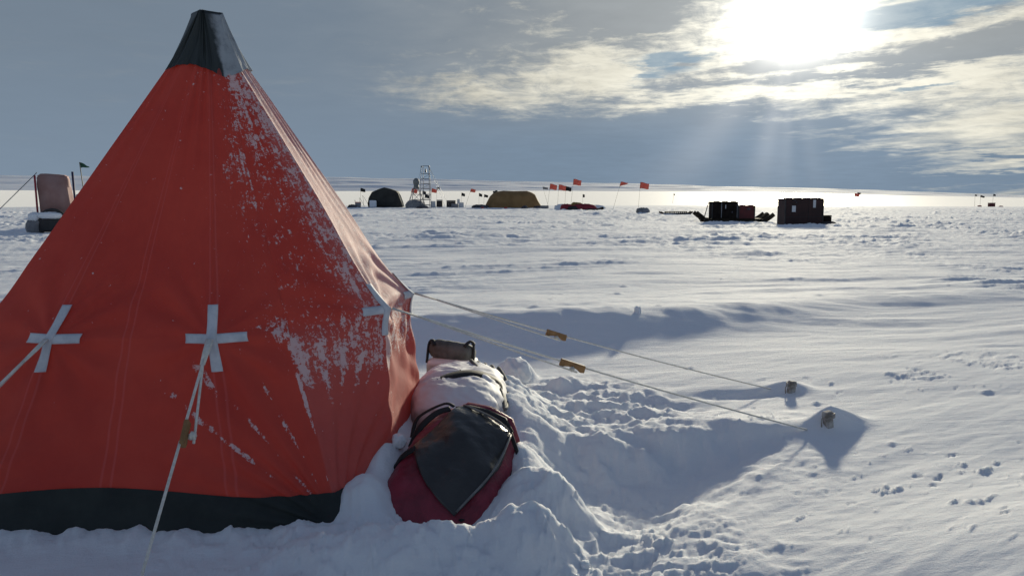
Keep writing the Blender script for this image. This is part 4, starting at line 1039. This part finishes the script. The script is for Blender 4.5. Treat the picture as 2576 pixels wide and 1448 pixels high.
# upright pink screen on a sledge at the left
Y3 = 34.0; q = Y3 / FPX
m_pink = mat('faded_pink_cover', (0.30, 0.165, 0.15), 0.8, c2=(0.38, 0.24, 0.22), scale=1.5, bump=0.01, bscale=6)
p = at(135, 572, Y3)
ps = thing('covered_screen', 'tall faded pink cloth covered upright with rounded top', 'screen', (p.x, p.y, zt(p)))
prof = [(-36, 40), (-39, 120), (-40, 139), (-35, 145), (-22, 146.5), (8, 144.5), (30, 142), (35, 137), (37, 110), (43, 60), (44, 20), (-30, 20)]
bm = bmesh.new(); add_prism(bm, [(a_ * q, b_ * q) for a_, b_ in prof], 0.1, 0.45); bmesh.ops.bevel(bm, geom=[e for e in bm.edges], offset=0.06, segments=3, affect='EDGES'); build('cover', bm, m_pink, ps, True)
bm = bmesh.new(); add_tube(bm, [(-39 * q, 0.05, 20 * q), (-41 * q, 0.05, 142 * q)], 0.04, 6); build('edge_trim', bm, m_rload, ps, True)
bm = bmesh.new(); add_tube(bm, [(40 * q, .3, 70 * q), (54 * q, .3, 50 * q), (60 * q, .3, 40 * q)], [.12, .12, .1], 8); add_tube(bm, [(42 * q, .3, 20 * q), (58 * q, .3, 42 * q)], .07, 8); build('prop', bm, m_pink, ps, True)
p = at(120, 578, Y3 - .6)
bs = thing('snowy_sledge_box', 'black box sledge heaped with snow before the pink cover', 'sledge', (p.x, p.y, zt(p)))
bm = bmesh.new(); add_box(bm, (14 * q, 0.35, 18 * q), (78 * q, 0.7, 34 * q), 0, 0.08); build('box', bm, m_dark, bs, True)
bm = bmesh.new(); add_tube(bm, spline([(-22 * q, 0.1, 42 * q), (0, 0.05, 54 * q), (24 * q, 0.05, 54 * q), (46 * q, 0.1, 36 * q), (52 * q, .1, 12 * q)]), 3.5 * q, 8); build('hoop', bm, m_dark, bs, True)
Pq = pillow(32 * q, 0.3, 8 * q, 2.4, 1.5, 61, 0.03, 20, 40); Pq += np.array([6 * q, 0.15, 42 * q]); grid_mesh('snow_cap', Pq, m_snow, bs, closed_u=True)
Pq = pillow(16 * q, 0.3, 20 * q, 2.4, 1.5, 62, 0.08, 20, 40); Pq += np.array([-36 * q, 0.2, 14 * q]); grid_mesh('side_bundle', Pq, m_grey, bs, closed_u=True)
Pq = pillow(12 * q, 0.2, 10 * q, 2.4, 1.5, 63, 0.05, 20, 40); Pq += np.array([-34 * q, 0.1, 38 * q]); grid_mesh('snow_cap', Pq, m_snow, bs, closed_u=True)
a0, a1 = at(191, 506, Y3 + 2), at(182, 432, Y3 + 2); a0.z = zt(a0)
pl = tag(build('blue_pole', (lambda bm: (add_tube(bm, [(0, 0, 0), (a1 - a0) * .5, a1 - a0], .05, 8), add_tube(bm, [(a1 - a0) * .22, (a1 - a0) * .34], .085, 8), bm)[-1])(bmesh.new()), mat('dark_blue_pole', (0.02, 0.02, 0.07), 0.6), None, True), 'dark blue pole leaning behind the pink cover', 'pole'); pl.location = a0
bt_p = at(222, 520, Y3 + 4); q4 = (Y3 + 4) / FPX
m_bt = mat('pale_blue_cloth', (0.26, 0.33, 0.40), 0.8, 0.06, scale=1, trans=.2)
bt = thing('weather_shelter', 'pale blue grey cloth shelter behind the pole and green pennant', 'tent', (bt_p.x, bt_p.y, zt(bt_p)))
bm = bmesh.new(); add_box(bm, (10 * q4, 0.9, 44 * q4), (96 * q4, 1.8, 88 * q4), 0, 0.25); build('cloth_wall', bm, m_bt, bt, True)
a0, a1 = at(-20, 545, Y3), at(93, 434, Y3)
gl = tag(build('guy_line', (lambda bm: (add_tube(bm, spline([(0, 0, 0), (a1 - a0) * .35, (a1 - a0) * .6, a1 - a0]), .018, 5), bm)[-1])(bmesh.new()), m_gm, None, True), 'dark thin line running down left from the pink cover', 'guy line'); gl.location = a0
